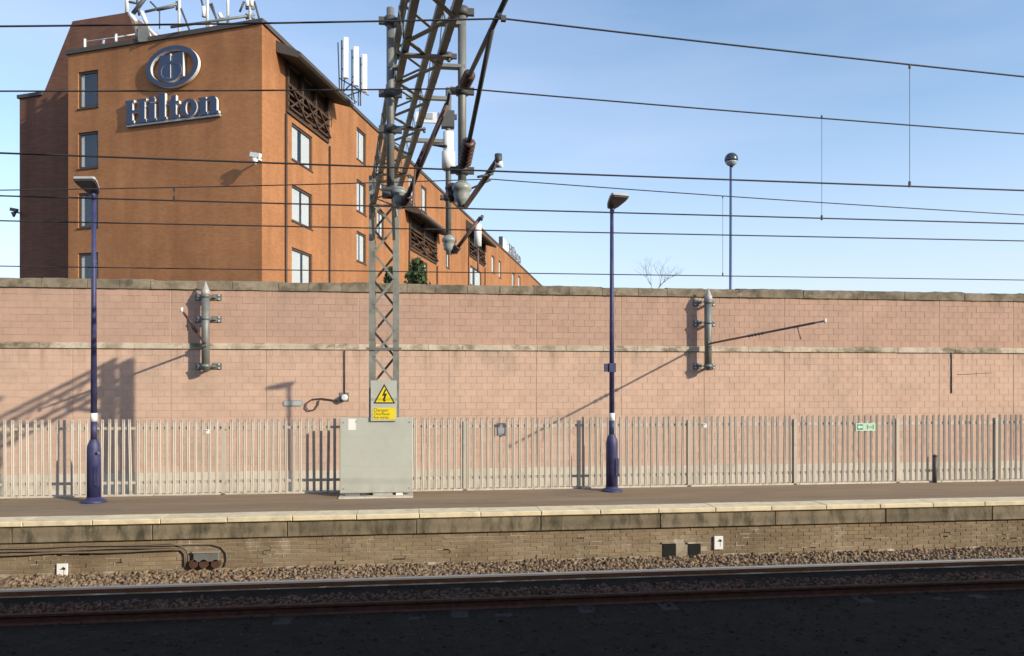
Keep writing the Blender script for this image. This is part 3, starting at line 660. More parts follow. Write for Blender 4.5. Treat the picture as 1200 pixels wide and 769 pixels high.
for s_, y_ in (('Danger', 482.5), ('Overhead', 486.6), ('live wires', 490.6)):
    q = on_v(438, y_, vs_); text_mesh(s_, 0.105 if s_ == 'Danger' else 0.082, M_olive, (q.x, vs_ - 0.006, q.z), t, 'lettering')

# ---------------------------------------------------------------- fence signs and fittings
vf = V_FENCE - 0.075
a = on_v(1003, 496, vf); b = on_v(1026, 505, vf)
t = thing('exit_sign', 'small pale green emergency exit sign with arrow on the fence', 'sign', ((a.x + b.x) / 2, vf, b.z))
MB().box((a.x, vf, b.z), (b.x, vf + 0.02, a.z)).build('board', M_green_sign, t)
W_, H_ = b.x - a.x, a.z - b.z
def rel(m, pts, th=0.003): m.prism([Vector((a.x + W_ * q[0], vf - th, b.z + H_ * q[1])) for q in pts], (0, th + .001, 0))
m = MB(); rel(m, [(.06,.14),(.06,.86),(.36,.86),(.36,.14)]); m.build('pictogram_field', M_green_dark, t)
m = MB(); rel(m, [(.09,.5),(.19,.76),(.19,.60),(.34,.60),(.34,.40),(.19,.40),(.19,.24)], 0.006); m.build('arrow', M_white, t)
m = MB(); rel(m, [(.56,.2),(.56,.8),(.61,.8),(.61,.56),(.86,.56),(.86,.8),(.91,.8),(.91,.2),(.86,.2),(.86,.44),(.61,.44),(.61,.2)]); m.build('pictogram', M_green_dark, t)
a = on_v(582, 496, vf); b = on_v(592.5, 511, vf); W_, H_ = b.x - a.x, a.z - b.z
t = thing('notice_board', 'small dark grey notice with pale figure symbol on the fence', 'sign', ((a.x + b.x) / 2, vf, b.z))
MB().box((a.x, vf, b.z), (b.x, vf + 0.02, a.z)).build('board', M_sign_dark, t)
m = MB(); rel(m, [(.2,.18),(.15,.60),(.38,.72),(.42,.9),(.62,.9),(.65,.72),(.88,.60),(.82,.18)]); m.build('symbol', M_sign_pale, t)
m = MB(); rel(m, [(.12,.05),(.12,.12),(.6,.12),(.6,.05)], 0.003); m.build('print_line', M_sign_pale, t)
for (x_, y_, lab) in ((243, 506, 'small white plastic tag on the fence near the left wall column'), (826, 499, 'small white plastic tag on the fence below the right wall column')):
    q = on_v(x_, y_, vf); t = thing('fence_tag', lab, 'tag', (q.x, vf, q.z))
    MB().bevbox((q.x - 0.04, vf, q.z - 0.05), (q.x + 0.04, vf + 0.02, q.z + 0.05), 0.01).build('tag_plate', M_white, t)
    MB().tube([(q.x, vf - 0.01, q.z + 0.03), (q.x, vf + 0.02, q.z + 0.03)], 0.012, 8).build('tag_screw', M_galv, t)
p = on_z(1095, 565, Z_PLAT); q = on_v(1095, 535, V_FENCE - 0.1)
t = thing('stub_post', 'short dark stub post standing against the fence on the right', 'post', (q.x, V_FENCE - 0.12, Z_PLAT))
MB().tube([(q.x, V_FENCE - 0.12, Z_PLAT), (q.x, V_FENCE - 0.12, q.z)], 0.045, 10).build('post', M_dsteel, t)
MB().lathe([(0.055, 0), (0.055, 0.03), (0.02, 0.05)], (q.x, V_FENCE - 0.12, q.z), 10).build('cap', M_dsteel, t)

# ---------------------------------------------------------------- wall mounted columns with arms
def wall_column(px, ptop, pbot, arms_y, tip_px, k, shade_tip, label):
    vt = V_WALL - 0.34
    c0 = on_v(px, pbot, vt); c1 = on_v(px, ptop, vt); x = c0.x; r = 0.112
    t = thing('wall_column', label, 'catenary column', (x, vt, c0.z), 'wall mounted catenary columns')
    zc = c1.z - 0.26
    MB().tube([(x, vt, c0.z), (x, vt, zc - 0.22)], r, 18).build('tube', M_galv, t)
    MB().lathe([(r + .012, 0), (r + .012, 0.20), (r * .9, 0.24), (0.05, 0.36), (0.012, 0.47)], (x, vt, zc - 0.23), 18).build('conical_cap', M_lamphead, t)
    for y_ in arms_y:
        z = on_v(px, y_, vt).z
        m = MB(); m.tube([(x, vt, z - 0.05), (x, vt, z + 0.05)], r + 0.014, 18); m.build('clamp_band', M_galv, t)
        for s in (-1, 1):
            m = MB(); m.box((x + s * 0.19 - 0.025, vt - 0.02, z - 0.035), (x + s * 0.19 + 0.025, V_WALL - 0.015, z + 0.035)); br_ = m.build('bracket_arm', M_galv, t)
            m = MB(); m.box((x + s * 0.24 - 0.13, V_WALL - 0.028, z - 0.09), (x + s * 0.24 + 0.13, V_WALL - 0.006, z + 0.09)); m.build('wall_plate', M_galv, br_)
            for dz in (-0.055, 0.055): MB().tube([(x + s * 0.30, V_WALL - 0.06, z + dz), (x + s * 0.30, V_WALL - 0.028, z + dz)], 0.022, 8).build('nut', M_sign_side, br_)
            MB().box((x + min(0, s) * 0.21, vt - 0.015, z - 0.02), (x + max(0, s) * 0.21, vt + 0.015, z + 0.02)).build('strap', M_galv, br_)
    zb = on_v(px, 403, vt).z
    base = Vector((x, vt - r, zb)); Db = base.x * SA + base.y * CA
    tip = on_d(tip_px[0], tip_px[1], Db / k)
    d = tip - base
    MB().box((x - 0.06, vt - r - 0.05, zb - 0.08), (x + 0.06, vt - r + 0.03, zb + 0.08)).build('pivot', M_galv, t)
    MB().tube([base, base + d * 0.93], 0.03, 10).build('arm_tube', M_arm, t)
    m = MB()
    for i in range(5):
        q = base + d * (0.40 + 0.03 * i); m.tube([q, q + d.normalized() * 0.03], 0.055, 10)
    m.build('arm_insulator', M_insul, t)
    q = base + d * 0.93
    MB().tube([q, tip], 0.022, 8).build('arm_end', M_galv, t); MB().tube([tip - Vector((0, 0, 0.06)), tip + Vector((0, 0, 0.05))], 0.03, 8).build('end_insulator', M_white, t)
    q = base + d * 0.8; MB().tube([q, q + Vector((0.05, -0.10, -0.34))], 0.015, 8).build('steady_arm', M_arm, t)
    return t
wall_column(241, 329, 434, (347, 373, 429), (213, 363), 1.20, None, 'grey tubular column on wall left of the lattice mast, with conical cap and arm')
wall_column(830, 337, 434, (354, 378, 429), (967, 376), 1.28, None, 'grey tubular column on wall right of the lattice mast, with long arm')

# ---------------------------------------------------------------- small things on the wall
vw = V_WALL - 0.012
a = on_v(332, 469, vw); b = on_v(355, 476, vw)
t = thing('wall_plaque', 'small grey rounded number plaque on the wall left of the mast', 'plaque', ((a.x + b.x)/2, vw, b.z))
pts = []
for (cx, cz, a0) in ((b.x - .06, a.z - .06, 0), (a.x + .06, a.z - .06, 90), (a.x + .06, b.z + .06, 180), (b.x - .06, b.z + .06, 270)):
    for q in range(4): pts.append((cx + .06 * math.cos(R(a0 + 30 * q)), vw - 0.012, cz + .06 * math.sin(R(a0 + 30 * q))))
m = MB(); m.prism(pts, (0, 0.02, 0)); m.build('plate', M_sign_pale, t)
c_ = Vector(((a.x + b.x) / 2, 0, (a.z + b.z) / 2)); m = MB(); m.prism([(c_.x + (p_[0] - c_.x) * .86, vw - 0.016, c_.z + (p_[2] - c_.z) * .6) for p_ in pts], (0, 0.01, 0)); m.build('face', M_boxgrey, t)
q = on_v(404, 466, vw)
t = thing('junction_box', 'small round junction box with brown cable loops on the wall beside mast', 'junction box', (q.x, vw, q.z))
MB().tube([(q.x, V_WALL - 0.005, q.z), (q.x, V_WALL - 0.20, q.z), (q.x, V_WALL - 0.24, q.z)], [0.10, 0.10, 0.06], 16).build('box_dome', M_sign_side, t)
MB().box((q.x - 0.15, V_WALL - 0.02, q.z - 0.11), (q.x + 0.12, V_WALL - 0.006, q.z + 0.15)).build('backing_plate', M_galv, t)
MB().tube([(q.x, V_WALL - 0.03, q.z + 0.1), (q.x, V_WALL - 0.03, on_v(404, 411, vw).z)], 0.016, 8).build('conduit', M_cable, t)
cp = [(395, 470), (388, 468.5), (376, 467), (366, 468), (359, 473), (358.5, 478), (362, 481.5), (369, 480), (373, 474), (374, 469)]
MB().tube([on_v(x_, y_, V_WALL - 0.05) for x_, y_ in cp], 0.018, 8).build('cable', M_cable, t)
q = on_v(1115, 411, vw); q2 = on_v(1115, 461, vw)
t = thing('wall_conduit', 'thin dark vertical conduit under the string course at the right', 'conduit', (q.x, vw, q2.z))
MB().tube([(q.x, V_WALL - 0.02, q.z), (q.x, V_WALL - 0.02, q2.z)], 0.016, 8).build('pipe', M_cable, t)
for f_ in (0.2, 0.6, 0.9): MB().box((q.x - .03, V_WALL - .03, q2.z + (q.z - q2.z) * f_ - .012), (q.x + .03, V_WALL - .006, q2.z + (q.z - q2.z) * f_ + .012)).build('saddle', M_galv, t)
MB().tube([on_v(x_, y_, V_WALL - 0.008) for x_, y_ in ((1122, 439), (1138, 438.4), (1150, 437.5), (1162, 437))], 0.007, 6).build('branch_cable', M_cable, t)

# platform face: number plates, cables, cable box
def plate(x_, y_, lab):
    q = on_v(x_, y_, VB - 0.01); t = thing('number_plate', lab, 'plate', (q.x, VB, q.z)); w_, h_ = 0.09, 0.13
    MB().bevbox((q.x - w_, VB - 0.045, q.z - h_), (q.x + w_, VB - 0.01, q.z + h_), 0.006).build('plate_board', M_white, t)
    m = MB(); m.prism([(q.x + w_ * a_, VB - 0.048, q.z + h_ * b_) for a_, b_ in ((-.45, .28), (.15, .45), (.15, .62), (.7, .40), (.55, .12), (.15, .20))], (0, 0.004, 0)); m.build('arrow_mark', M_black, t)
    m = MB(); m.prism([(q.x + w_ * a_, VB - 0.048, q.z + h_ * b_) for a_, b_ in ((.3, .1), (.42, .1), (.42, -.5), (.3, -.5))], (0, 0.004, 0)); m.build('mark_line', M_sign_pale, t)
plate(73.5, 669, 'white arrow plate low on platform face at the left'); plate(841.5, 636, 'white arrow plate on platform face right of the drain openings')
t = thing('cable_run', 'bundle of dark cables clipped along the platform face at the left', 'cables', (on_v(0, 640, VB).x, VB, 0.4))
for dy, rr in ((0, .016), (4.2, .014), (7.5, .018)):
    pts = [on_v(x_, 643 + dy - x_ * 0.029 + 0.6 * math.sin(x_ * .05 + dy), VB - 0.03 - 0.004 * dy) for x_ in range(-200, 205, 25)]
    pts += [on_v(x_, y_, VB - 0.03) for x_, y_ in ((212, 640 + dy * .6), (219 - dy * .4, 645 + dy * .5), (221 - dy * .6, 652), (221 - dy * .6, 664))]
    MB().tube(pts, rr, 8).build('cable', M_pipe, t)
MB().tube([on_v(x_, y_, VB - 0.03) for x_, y_ in ((150, 641), (200, 639), (248, 638), (259, 641), (265, 648), (266, 656), (263, 664))], 0.014, 8).build('cable', M_pipe, t)
a = on_v(228, 647, VB); b = on_v(258, 657, VB)
t = thing('cable_duct_box', 'grey cable box with round duct mouths low on the platform face', 'cable box', ((a.x + b.x)/2, VB, b.z))
MB().bevbox((a.x, VB - 0.10, b.z), (b.x, VB, a.z), 0.012).build('box_body', M_galv, t)
MB().box((a.x - .015, VB - 0.115, a.z), (b.x + .015, VB, a.z + 0.02)).build('lid', M_lime, t)
for x_ in (228, 240, 254):
    q = on_v(x_, 660, VB - .02); MB().tube([(q.x, VB - 0.10, q.z), (q.x, VB + 0.02, q.z)], 0.08, 14).build('duct_mouth', M_rust, t)

# ---------------------------------------------------------------- overhead wires
def d_of_v(v): return v
def wire(name, pts_px, v, r, label, straight=True, cat='wire'):
    P = [on_v(x_, y_, v) for x_, y_ in pts_px]
    xs = [p.x for p in P]; zs = [p.z for p in P]
    if straight:
        A_ = np.polyfit(xs, zs, 1); f = lambda x: A_[0] * x + A_[1]
        pts = [(x, v, f(x)) for x in (-45, -20, 0, 20, 45)]
    else:
        # two spans hung from a support: a parabola each side, continuing to further supports
        sx, sz, cl, cr = straight_free(P)
        pts = []
        for i in range(41): 
            x = -40 + 85 * i / 40; pts.append((x, v, sz + (cl if x < sx else cr)(x - sx)))
    m = MB().tube(pts, r, 6)
    o = m.build(name, M_wire); tag(o, label, cat, 'overhead line conductors'); return o
def messenger(name, left, sup, right, v, r, label):
    a, s, b = on_v(*left, v), on_v(*sup, v), on_v(*right, v)
    span = 46.0
    def side(q, sg):
        d = abs(q.x - s.x); drop = s.z - q.z                       # z = s - k*d*(span-d)
        k = drop / (d * (span - d)); return lambda x: s.z - k * max(0, abs(x - s.x)) * (span - abs(x - s.x))
    fl, fr = side(a, -1), side(b, 1); pts = []
    for i in range(47): x = s.x - 46 + i; pts.append((x, v, fl(x)))
    for i in range(1, 47): x = s.x + i; pts.append((x, v, fr(x)))
    o = MB().tube(pts, r, 6).build(name, M_wire); tag(o, label, 'wire', 'overhead line conductors')
    return fl, fr, s
VA, VC, VD, VE = 6.83, 8.26, 9.33, 12.85
fA = messenger('messenger_wire', (0, 31), (590, 22), (1200, 90), VA, 0.008, 'topmost overhead wire, sloping down to the right from the boom tip')
fC = messenger('messenger_wire', (0, 107), (545, 104), (1200, 157), VC, 0.008, 'second overhead wire from the top, crossing beneath the hotel emblem')
fE = messenger('messenger_wire', (0, 223), (575, 210), (1200, 252), VE, 0.009, 'thin slanting wire that rises from the left to the cantilever then falls right')
cA = wire('contact_wire', ((0, 177), (320, 193), (700, 207), (1200, 222)), VA, 0.008, 'third overhead wire from the top at the left edge')
cC = wire('contact_wire', ((0, 231), (320, 237), (700, 248), (1200, 263)), VC, 0.008, 'straight overhead wire crossing just above the lamp head of the right lamp post')
cD = wire('contact_wire', ((0, 261), (320, 264), (700, 270), (1200, 284)), VD, 0.008, 'dark overhead wire next above the lowest one')
cE = wire('contact_wire', ((0, 312.5), (320, 316.5), (700, 320), (1200, 329)), VE, 0.009, 'lowest overhead wire, running just above the wall coping')
def dropper(x_, ya, yb, v, label):
    a, b = on_v(x_, ya, v), on_v(x_, yb, v)
    t = thing('dropper', label, 'dropper', tuple(b), 'dropper wires')
    MB().tube([a, b], 0.0026 if v < 12 else .0035, 6).build('dropper_wire', M_wire, t)
    MB().bevbox((b.x - .009, v - .009, b.z - 0.02), (b.x + .009, v + .009, b.z + 0.035), .002).build('clip', M_wire, t)
    MB().bevbox((a.x - .008, v - .008, a.z - 0.02), (a.x + .008, v + .008, a.z + 0.015), .002).build('clip', M_wire, t)
dropper(963, 137, 256, VC, 'long dropper wire between wires in the sky right of globe lamp')
dropper(1066, 78, 217, VA, 'rightmost dropper wire high in the sky')
dropper(847, 231, 322, VE, 'faint dropper wire close beside the globe lamp pole')
dropper(204, 222, 234, VC, 'tiny dropper stub in front of the brick hotel wall')

# ---------------------------------------------------------------- cantilevers hung from the boom
def bell(m, c, s=1.0):
    m.lathe([(0.05*s, 0.20*s), (0.10*s, 0.17*s), (0.15*s, 0.12*s), (0.15*s, 0.06*s), (0.12*s, 0.04*s), (0.13*s, -0.01*s), (0.11*s, -0.06*s), (0.115*s, -0.10*s), (0.07*s, -0.13*s), (0.06*s, -0.20*s)][::-1], c, 16)
def ribbed(p0, p1, r, n, name, parent, mt):
    m = MB(); p0 = Vector(p0); p1 = Vector(p1)
    for i in range(n):
        a = p0.lerp(p1, i / n); b = p0.lerp(p1, (i + .55) / n); c_ = p0.lerp(p1, (i + 1) / n); m.tube([a, b, c_], [r * .55, r, r * .55], 10)
    m.build(name, mt, parent)
def collar(x, y, z, parent, r=0.085):
    m = MB(); m.tube([(x, y, z - 0.05), (x, y, z + 0.05)], r, 12); m.box((x + r * .6, y - .03, z - .04), (x + r + .07, y + .03, z + .04)); m.box((x - r - .07, y - .03, z - .04), (x - r * .6, y + .03, z + .04)); m.build('clamp_collar', M_dsteel, parent)
def drop_tube(px, pb, D, r, zt, name, label, collars):
    b = on_d(px, pb, D); t = thing(name, label, 'cantilever', (b.x, b.y, b.z), 'cantilevers hung from the boom')
    MB().tube([(b.x, b.y, b.z), (b.x, b.y, zt)], r, 14).build('drop_tube', M_galv, t)
    for y_ in collars: collar(b.x, b.y, on_v(px, y_, b.y).z, t, r * 1.5)
    return t, b
zt = z_b + BH_ + 0.15
def brackets(t, b, zs):
    for z in zs:
        x0 = bu(b.y) + (bw if b.x > bu(b.y) else -bw)
        MB().box((min(b.x, x0) - .03, b.y - 0.05, z - 0.02), (max(b.x, x0) + .03, b.y + 0.05, z + 0.02)).build('boom_bracket', M_galv, t)
# left tube
DL = 9.5
t, b = drop_tube(457.5, 232, DL, 0.048, zt, 'cantilever', 'drop tube hanging left of the boom, with bell insulator and long brown arm', (25, 110, 152))
brackets(t, b, (z_b + .04, z_b + BH_ - .05))
c_ = on_d(468, 232, DL); m = MB(); bell(m, c_, 0.68); m.build('bell_insulator', M_bell, t); MB().box((b.x - .1, b.y - .06, c_.z + .0), (c_.x, b.y + .06, c_.z + .12)).build('bell_yoke', M_dsteel, t)
tip = on_d(524, 122, VC + .25)
MB().tube([on_d(472, 243, DL), tip], 0.030, 10).build('arm_tube', M_arm, t); MB().tube([tip, on_d(527, 108, VC + 0.05)], 0.018, 8).build('messenger_clamp', M_dsteel, t)
ribbed(on_d(474, 238, DL), on_d(479, 229, DL - .12), 0.055, 4, 'arm_insulator', t, M_insul)
MB().tube([on_d(487, 196, DL - .45), on_d(499, 168, DL - .4), on_d(523, 172, DL - .5)], 0.02, 8).build('registration_tube', M_arm, t)
MB().tube([on_d(487, 196, DL - .45), on_d(485, 215, DL - .55), on_d(484, 243, VC)], 0.012, 8).build('steady_arm', M_arm, t)
# right tube
t, b = drop_tube(541.5, 228, DL, 0.052, zt, 'cantilever', 'drop tube hanging right of the boom, with bell insulator and twin struts', (14, 107, 200))
brackets(t, b, (z_b + .04, z_b + BH_ - .05))
c_ = on_d(541, 228, DL - .06); m = MB(); bell(m, c_, 0.82); m.build('bell_insulator', M_bell, t)
c2 = on_d(530, 226, DL); m = MB(); bell(m, c2, 0.6); m.build('bell_insulator', M_insul, t)
tip = on_d(584, 187, VA + .35)
MB().tube([on_d(545, 243, DL), tip], 0.030, 10).build('registration_tube', M_arm, t); MB().tube([tip + Vector((0, 0, .05)), tip - Vector((0, 0, .05))], 0.035, 8).build('end_fitting', M_dsteel, t)
q = on_d(581, 193, VA + .35); MB().tube([q, q + Vector((0.06, -.02, 0))], 0.03, 10).build('glass_bead', M_white, t)
MB().tube([q, on_d(577, 204, VA + .1), on_d(560, 207.5, VA)], 0.012, 8).build('steady_arm', M_dsteel, t)
j = on_d(577, 32, VA + 0.7); top = on_d(596, -8, VA + 0.2)
p1 = on_d(543, 103, DL - .02); p2 = on_d(543, 199, DL - .02)
MB().tube([p1.lerp(j, .22), j, top], 0.027, 10).build('top_strut', M_dsteel, t); MB().tube([p2.lerp(j, .22), j], 0.027, 10).build('lower_strut', M_dsteel, t)
MB().tube([p1, p1.lerp(j, .1)], 0.022, 8).build('pivot_pin', M_dsteel, t); MB().tube([p2, p2.lerp(j, .1)], 0.022, 8).build('pivot_pin', M_dsteel, t)
ribbed(p1.lerp(j, .06), p1.lerp(j, .26), 0.075, 5, 'strut_insulator', t, M_insul); ribbed(p2.lerp(j, .05), p2.lerp(j, .24), 0.085, 6, 'strut_insulator', t, M_insul)
mq = on_v(590, 22, VA); MB().box((mq.x - .022, VA - .022, mq.z - .022), (mq.x + .022, VA + .022, mq.z + .022)).build('messenger_clamp', M_dsteel, t); MB().tube([mq, j.lerp(top, .4)], 0.02, 8).build('clamp_link', M_dsteel, t)
# far tube
DF = 13.25
t, b = drop_tube(525.5, 280, DF, 0.05, zt + .45, 'cantilever', 'far thin drop tube with white sleeve, its bell insulator before the hotel', (66, 137, 232))
for z in (on_d(525, 116, DF).z, z_b + .3):
    MB().box((bu(b.y) + bw - .05, b.y - 0.04, z - 0.03), (b.x + .05, b.y + 0.04, z + 0.03)).build('boom_bracket', M_lat, t)
z0, z1 = on_d(525, 200, DF).z, on_d(525, 155, DF).z
MB().tube([(b.x, b.y, z0), (b.x, b.y, z1)], 0.092, 14).build('white_sleeve', M_white, t); MB().tube([(b.x, b.y, z0 + .02), (b.x, b.y, z0 + .32)], 0.115, 14).build('sleeve_clamp', M_white, t)
p0, p1 = on_d(487, 139, DF), on_d(515, 136, DF); MB().box((p0.x, b.y - .02, p0.z - .09), (p1.x, b.y + .02, p0.z + .09)).build('side_bracket', M_sign_side, t)
p0, p1 = on_d(499, 134, DF), on_d(507, 141, DF); MB().box((p0.x, b.y - .035, p1.z), (p1.x, b.y - .022, p0.z)).build('number_tag', M_sign_grey, t)
c_ = on_d(526.5, 287, DF); m = MB(); bell(m, c_, 0.85); m.build('bell_insulator', M_bell, t)
tip = on_d(563, 255, VE + .1); MB().tube([on_d(531, 297, DF), tip], 0.033, 10).build('arm_tube', M_arm, t)
MB().tube([on_d(560, 263, VE + .2), on_d(560, 289, VE + .2)], 0.062, 12).build('white_insulator', M_white, t); MB().tube([on_d(560, 289, VE + .2), on_d(560, 318, VE + .05)], 0.015, 8).build('steady_arm', M_arm, t)
MB().tube([tip, on_d(566, 256, VE + .1)], 0.05, 8).build('arm_end', M_dsteel, t)
ribbed(on_d(532, 296, DF), on_d(537, 289, DF - .05), 0.07, 4, 'arm_insulator', t, M_insul)
MB().tube([on_d(527, 232, DF), on_d(575, 211, VE)], 0.018, 8).build('top_strut', M_arm, t)
MB().box((b.x - .12, b.y - .08, on_d(520, 150, DF).z), (b.x + .1, b.y + .08, on_d(520, 131, DF).z)).build('pivot_block', M_dsteel, t)

# ---------------------------------------------------------------- hotel
DC = 35.2
C2 = cam2w((307 - XC) / F * DC, DC)
def dirw(px): X = (px - XC) / F; v = cam2w(X, 1.0); return v.normalized()
DR = dirw(755.0)                                   # right hand face runs away towards here
DL_ = -dirw(-2300.0) if dirw(-2300.0).y < 0 else dirw(-2300.0)
def outn(d, ref): # outward normal of a face with direction d, on the side of ref
    n = Vector((d.y, -d.x)); return n if n.dot(ref) > 0 else -n
NR = outn(DR, Vector((1, 0))); NL = outn(DL_, Vector((0, -1)))
def on_face(x_, y_, P, d):
    r = ray(x_, y_); det = r.x * (-d.y) - r.y * (-d.x)
    t = (P.x * (-d.y) - P.y * (-d.x)) / det; s = (r.x * P.y - r.y * P.x) / det
    return s, HC + t * r.z                          # distance along the face, height
ZR = on_face(307, 28, C2, DR)[1]
add_bloom(M_hotel, (0.20, 0.085, 0.04), 0.9, (1.1, 1.1, 0.10), 0.42, 0.70, 0.6, (ZR - 3.0, ZR))
add_bloom(M_hotel, (0.24, 0.10, 0.045), 0.6, (0.7, 0.7, 0.25), 0.52, 0.72, 0.5)
LEN_R = 118.0; LEN_L = on_face(80, 68, C2, DL_)[0]
hotel = thing('brick_hotel', 'orange brick hotel block with blue sign rising behind the wall', 'building', (C2.x, C2.y, -0.3))
def P3(P, d, s, z, n=None, o=0.0):
    q = P + d * s + (n * o if n is not None else Vector((0, 0))); return Vector((q.x, q.y, z))
def face_mesh(name, P, d, n, s0, s1, z0, z1, ops, parent, extra_top=None):
    # ops: (sa, sb, za, zb, depth, cap material index)
    ss = sorted(set([s0, s1] + [v for o_ in ops for v in o_[:2]])); zs = sorted(set([z0, z1] + [v for o_ in ops for v in o_[2:4]]))
    m = MB(); uv = []
    def q4(a, mi, u):
        m.add(a, [(0, 1, 2, 3)], mi); uv.extend(u)
    for i in range(len(ss) - 1):
        for k in range(len(zs) - 1):
            a, b, c_, e = ss[i], ss[i+1], zs[k], zs[k+1]; ms, mz = (a + b) / 2, (c_ + e) / 2
            if any(o_[0] < ms < o_[1] and o_[2] < mz < o_[3] for o_ in ops): continue
            q4([P3(P,d,a,c_), P3(P,d,b,c_), P3(P,d,b,e), P3(P,d,a,e)], 0, [(a,c_),(b,c_),(b,e),(a,e)])
    for (a, b, c_, e, dp, ci) in ops:
        for (sa, za, sb, zb) in ((a,c_,b,c_),(b,c_,b,e),(b,e,a,e),(a,e,a,c_)):
            q4([P3(P,d,sa,za), P3(P,d,sb,zb), P3(P,d,sb,zb,n,-dp), P3(P,d,sa,za,n,-dp)], 0, [(sa,za),(sb,zb),(sb+dp,zb+dp),(sa+dp,za+dp)])
        q4([P3(P,d,a,c_,n,-dp), P3(P,d,b,c_,n,-dp), P3(P,d,b,e,n,-dp), P3(P,d,a,e,n,-dp)], ci, [(a,c_),(b,c_),(b,e),(a,e)])
    o = m.build(name, [M_hotel, M_room], parent, recalc=False)
    me = o.data; lay = me.uv_layers.new(name='wall')
    k = 0
    for p_ in me.polygons:
        for li in p_.loop_indices: lay.data[li].uv = uv[k]; k += 1
    return o
def window(P, d, n, sa, sb, za, zb, parent, curtain='full', label=None):
    fr = MB(); t_ = 0.11
    def bx(s0, s1, z0, z1, o0, o1, mb):
        pts = [P3(P,d,s0,z0,n,o1), P3(P,d,s1,z0,n,o1), P3(P,d,s1,z1,n,o1), P3(P,d,s0,z1,n,o1)]; e = n * (o0 - o1); mb.prism(pts, (e.x, e.y, 0))
    g_ = 0.004
    bx(sa+g_, sb-g_, za+g_, za+t_, -0.16, -0.06, fr); bx(sa+g_, sb-g_, zb-t_, zb-g_, -0.16, -0.06, fr); bx(sa+g_, sa+t_, za+t_, zb-t_, -0.16, -0.06, fr); bx(sb-t_, sb-g_, za+t_, zb-t_, -0.16, -0.06, fr)
    f = fr.build('window', M_frame, parent)
    m = MB(); bx(sa+t_, sb-t_, za+t_, zb-t_, -0.115, -0.10, m); m.build('pane', M_glass, f)
    m = MB(); bx(sa-0.05, sb+0.05, za-0.05, za-0.003, -0.02, 0.05, m); m.build('sill', M_frame, f)
    W_ = sb - sa
    if curtain:
        gp = random.uniform(0.0, 0.16) * W_; ce = (sa + sb) / 2 + random.uniform(-.1, .1) * W_
        rngs = {'full': [(sa+t_, ce-gp), (ce+gp*.3+.01, sb-t_)], 'left': [(sb - t_ - W_*.14, sb - t_)]}[curtain]
        for (a, b) in rngs:
            m = MB(); N = max(6, int((b - a) / 0.06)); vs = []
            for i in range(N + 1):
                s_ = a + (b - a) * i / N; o_ = -0.13 - 0.03 * (i % 2)
                vs += [P3(P,d,s_,za+t_,n,o_), P3(P,d,s_,zb-t_,n,o_)]
            m.add(vs, [(2*i, 2*i+2, 2*i+3, 2*i+1) for i in range(N)]); m.build('curtain', M_curtain, f)
    return f
# left face
wl = []
for (ya, yb) in ((85, 125), (156, 196), (227, 266), (297, 336)):
    sa, za = on_face(115, yb, C2, DL_); sb, zb = on_face(91.5, ya, C2, DL_); wl.append((sa, sb, za, zb))
face_mesh('front_wall', C2, DL_, NL, 0, LEN_L, -0.3, ZR, [(*w_, 0.45, 1) for w_ in wl], hotel)
for w_ in wl: window(C2, DL_, NL, *w_, hotel, 'left')
# right face
wr = []
for (xa, xb, ya, yb) in ((342, 366, 152, 194), (342, 366, 222, 264), (342, 366, 294, 337), (418, 429, 153, 190), (418, 429, 213, 250), (418, 429, 273, 308), (442, 450, 190, 222), (442, 450, 248, 280),
                         (479, 486, 206, 236), (493.5, 500, 219, 248), (489, 501, 306, 336), (522.5, 527, 294, 314), (551, 564, 315, 337), (576, 579.5, 300, 320), (584.5, 587.5, 306, 326), (600, 603, 320, 338), (607, 610, 324, 338)):
    ym = (ya + yb) / 2; sa, _ = on_face(xa, ym, C2, DR); sb, _ = on_face(xb, ym, C2, DR)
    xm = (xa + xb) / 2; _, za = on_face(xm, yb, C2, DR); _, zb = on_face(xm, ya, C2, DR); wr.append((sa, sb, za, zb))
bal = []
for (xa, xb, ya, yb) in ((334.5, 384, 72, 131), (479, 511, 250, 292), (548.5, 567.5, 270, 299)):
    sa, zb = on_face(xa, ya, C2, DR); _, za = on_face(xa, yb, C2, DR); sb, _ = on_face(xb, ya + 40, C2, DR); bal.append((sa, sb, za, zb))
face_mesh('side_wall', C2, DR, NR, 0, LEN_R, -0.3, ZR, [(*w_, 0.45, 1) for w_ in wr] + [(*b_, 1.5, 0) for b_ in bal], hotel)
for w_ in wr: window(C2, DR, NR, *w_, hotel, 'full')
def strip0(sa, sb, z0, z1, parent, i):
    m = MB(); o_ = -0.10 - 0.008 * (i % 2); m.prism([P3(C2,DR,sa,z0,NR,o_), P3(C2,DR,sb,z0,NR,o_), P3(C2,DR,sb,z1,NR,o_), P3(C2,DR,sa,z1,NR,o_)], tuple(NR * -.03) + (0,)); m.build('eave_shade_board', M_timber, parent)
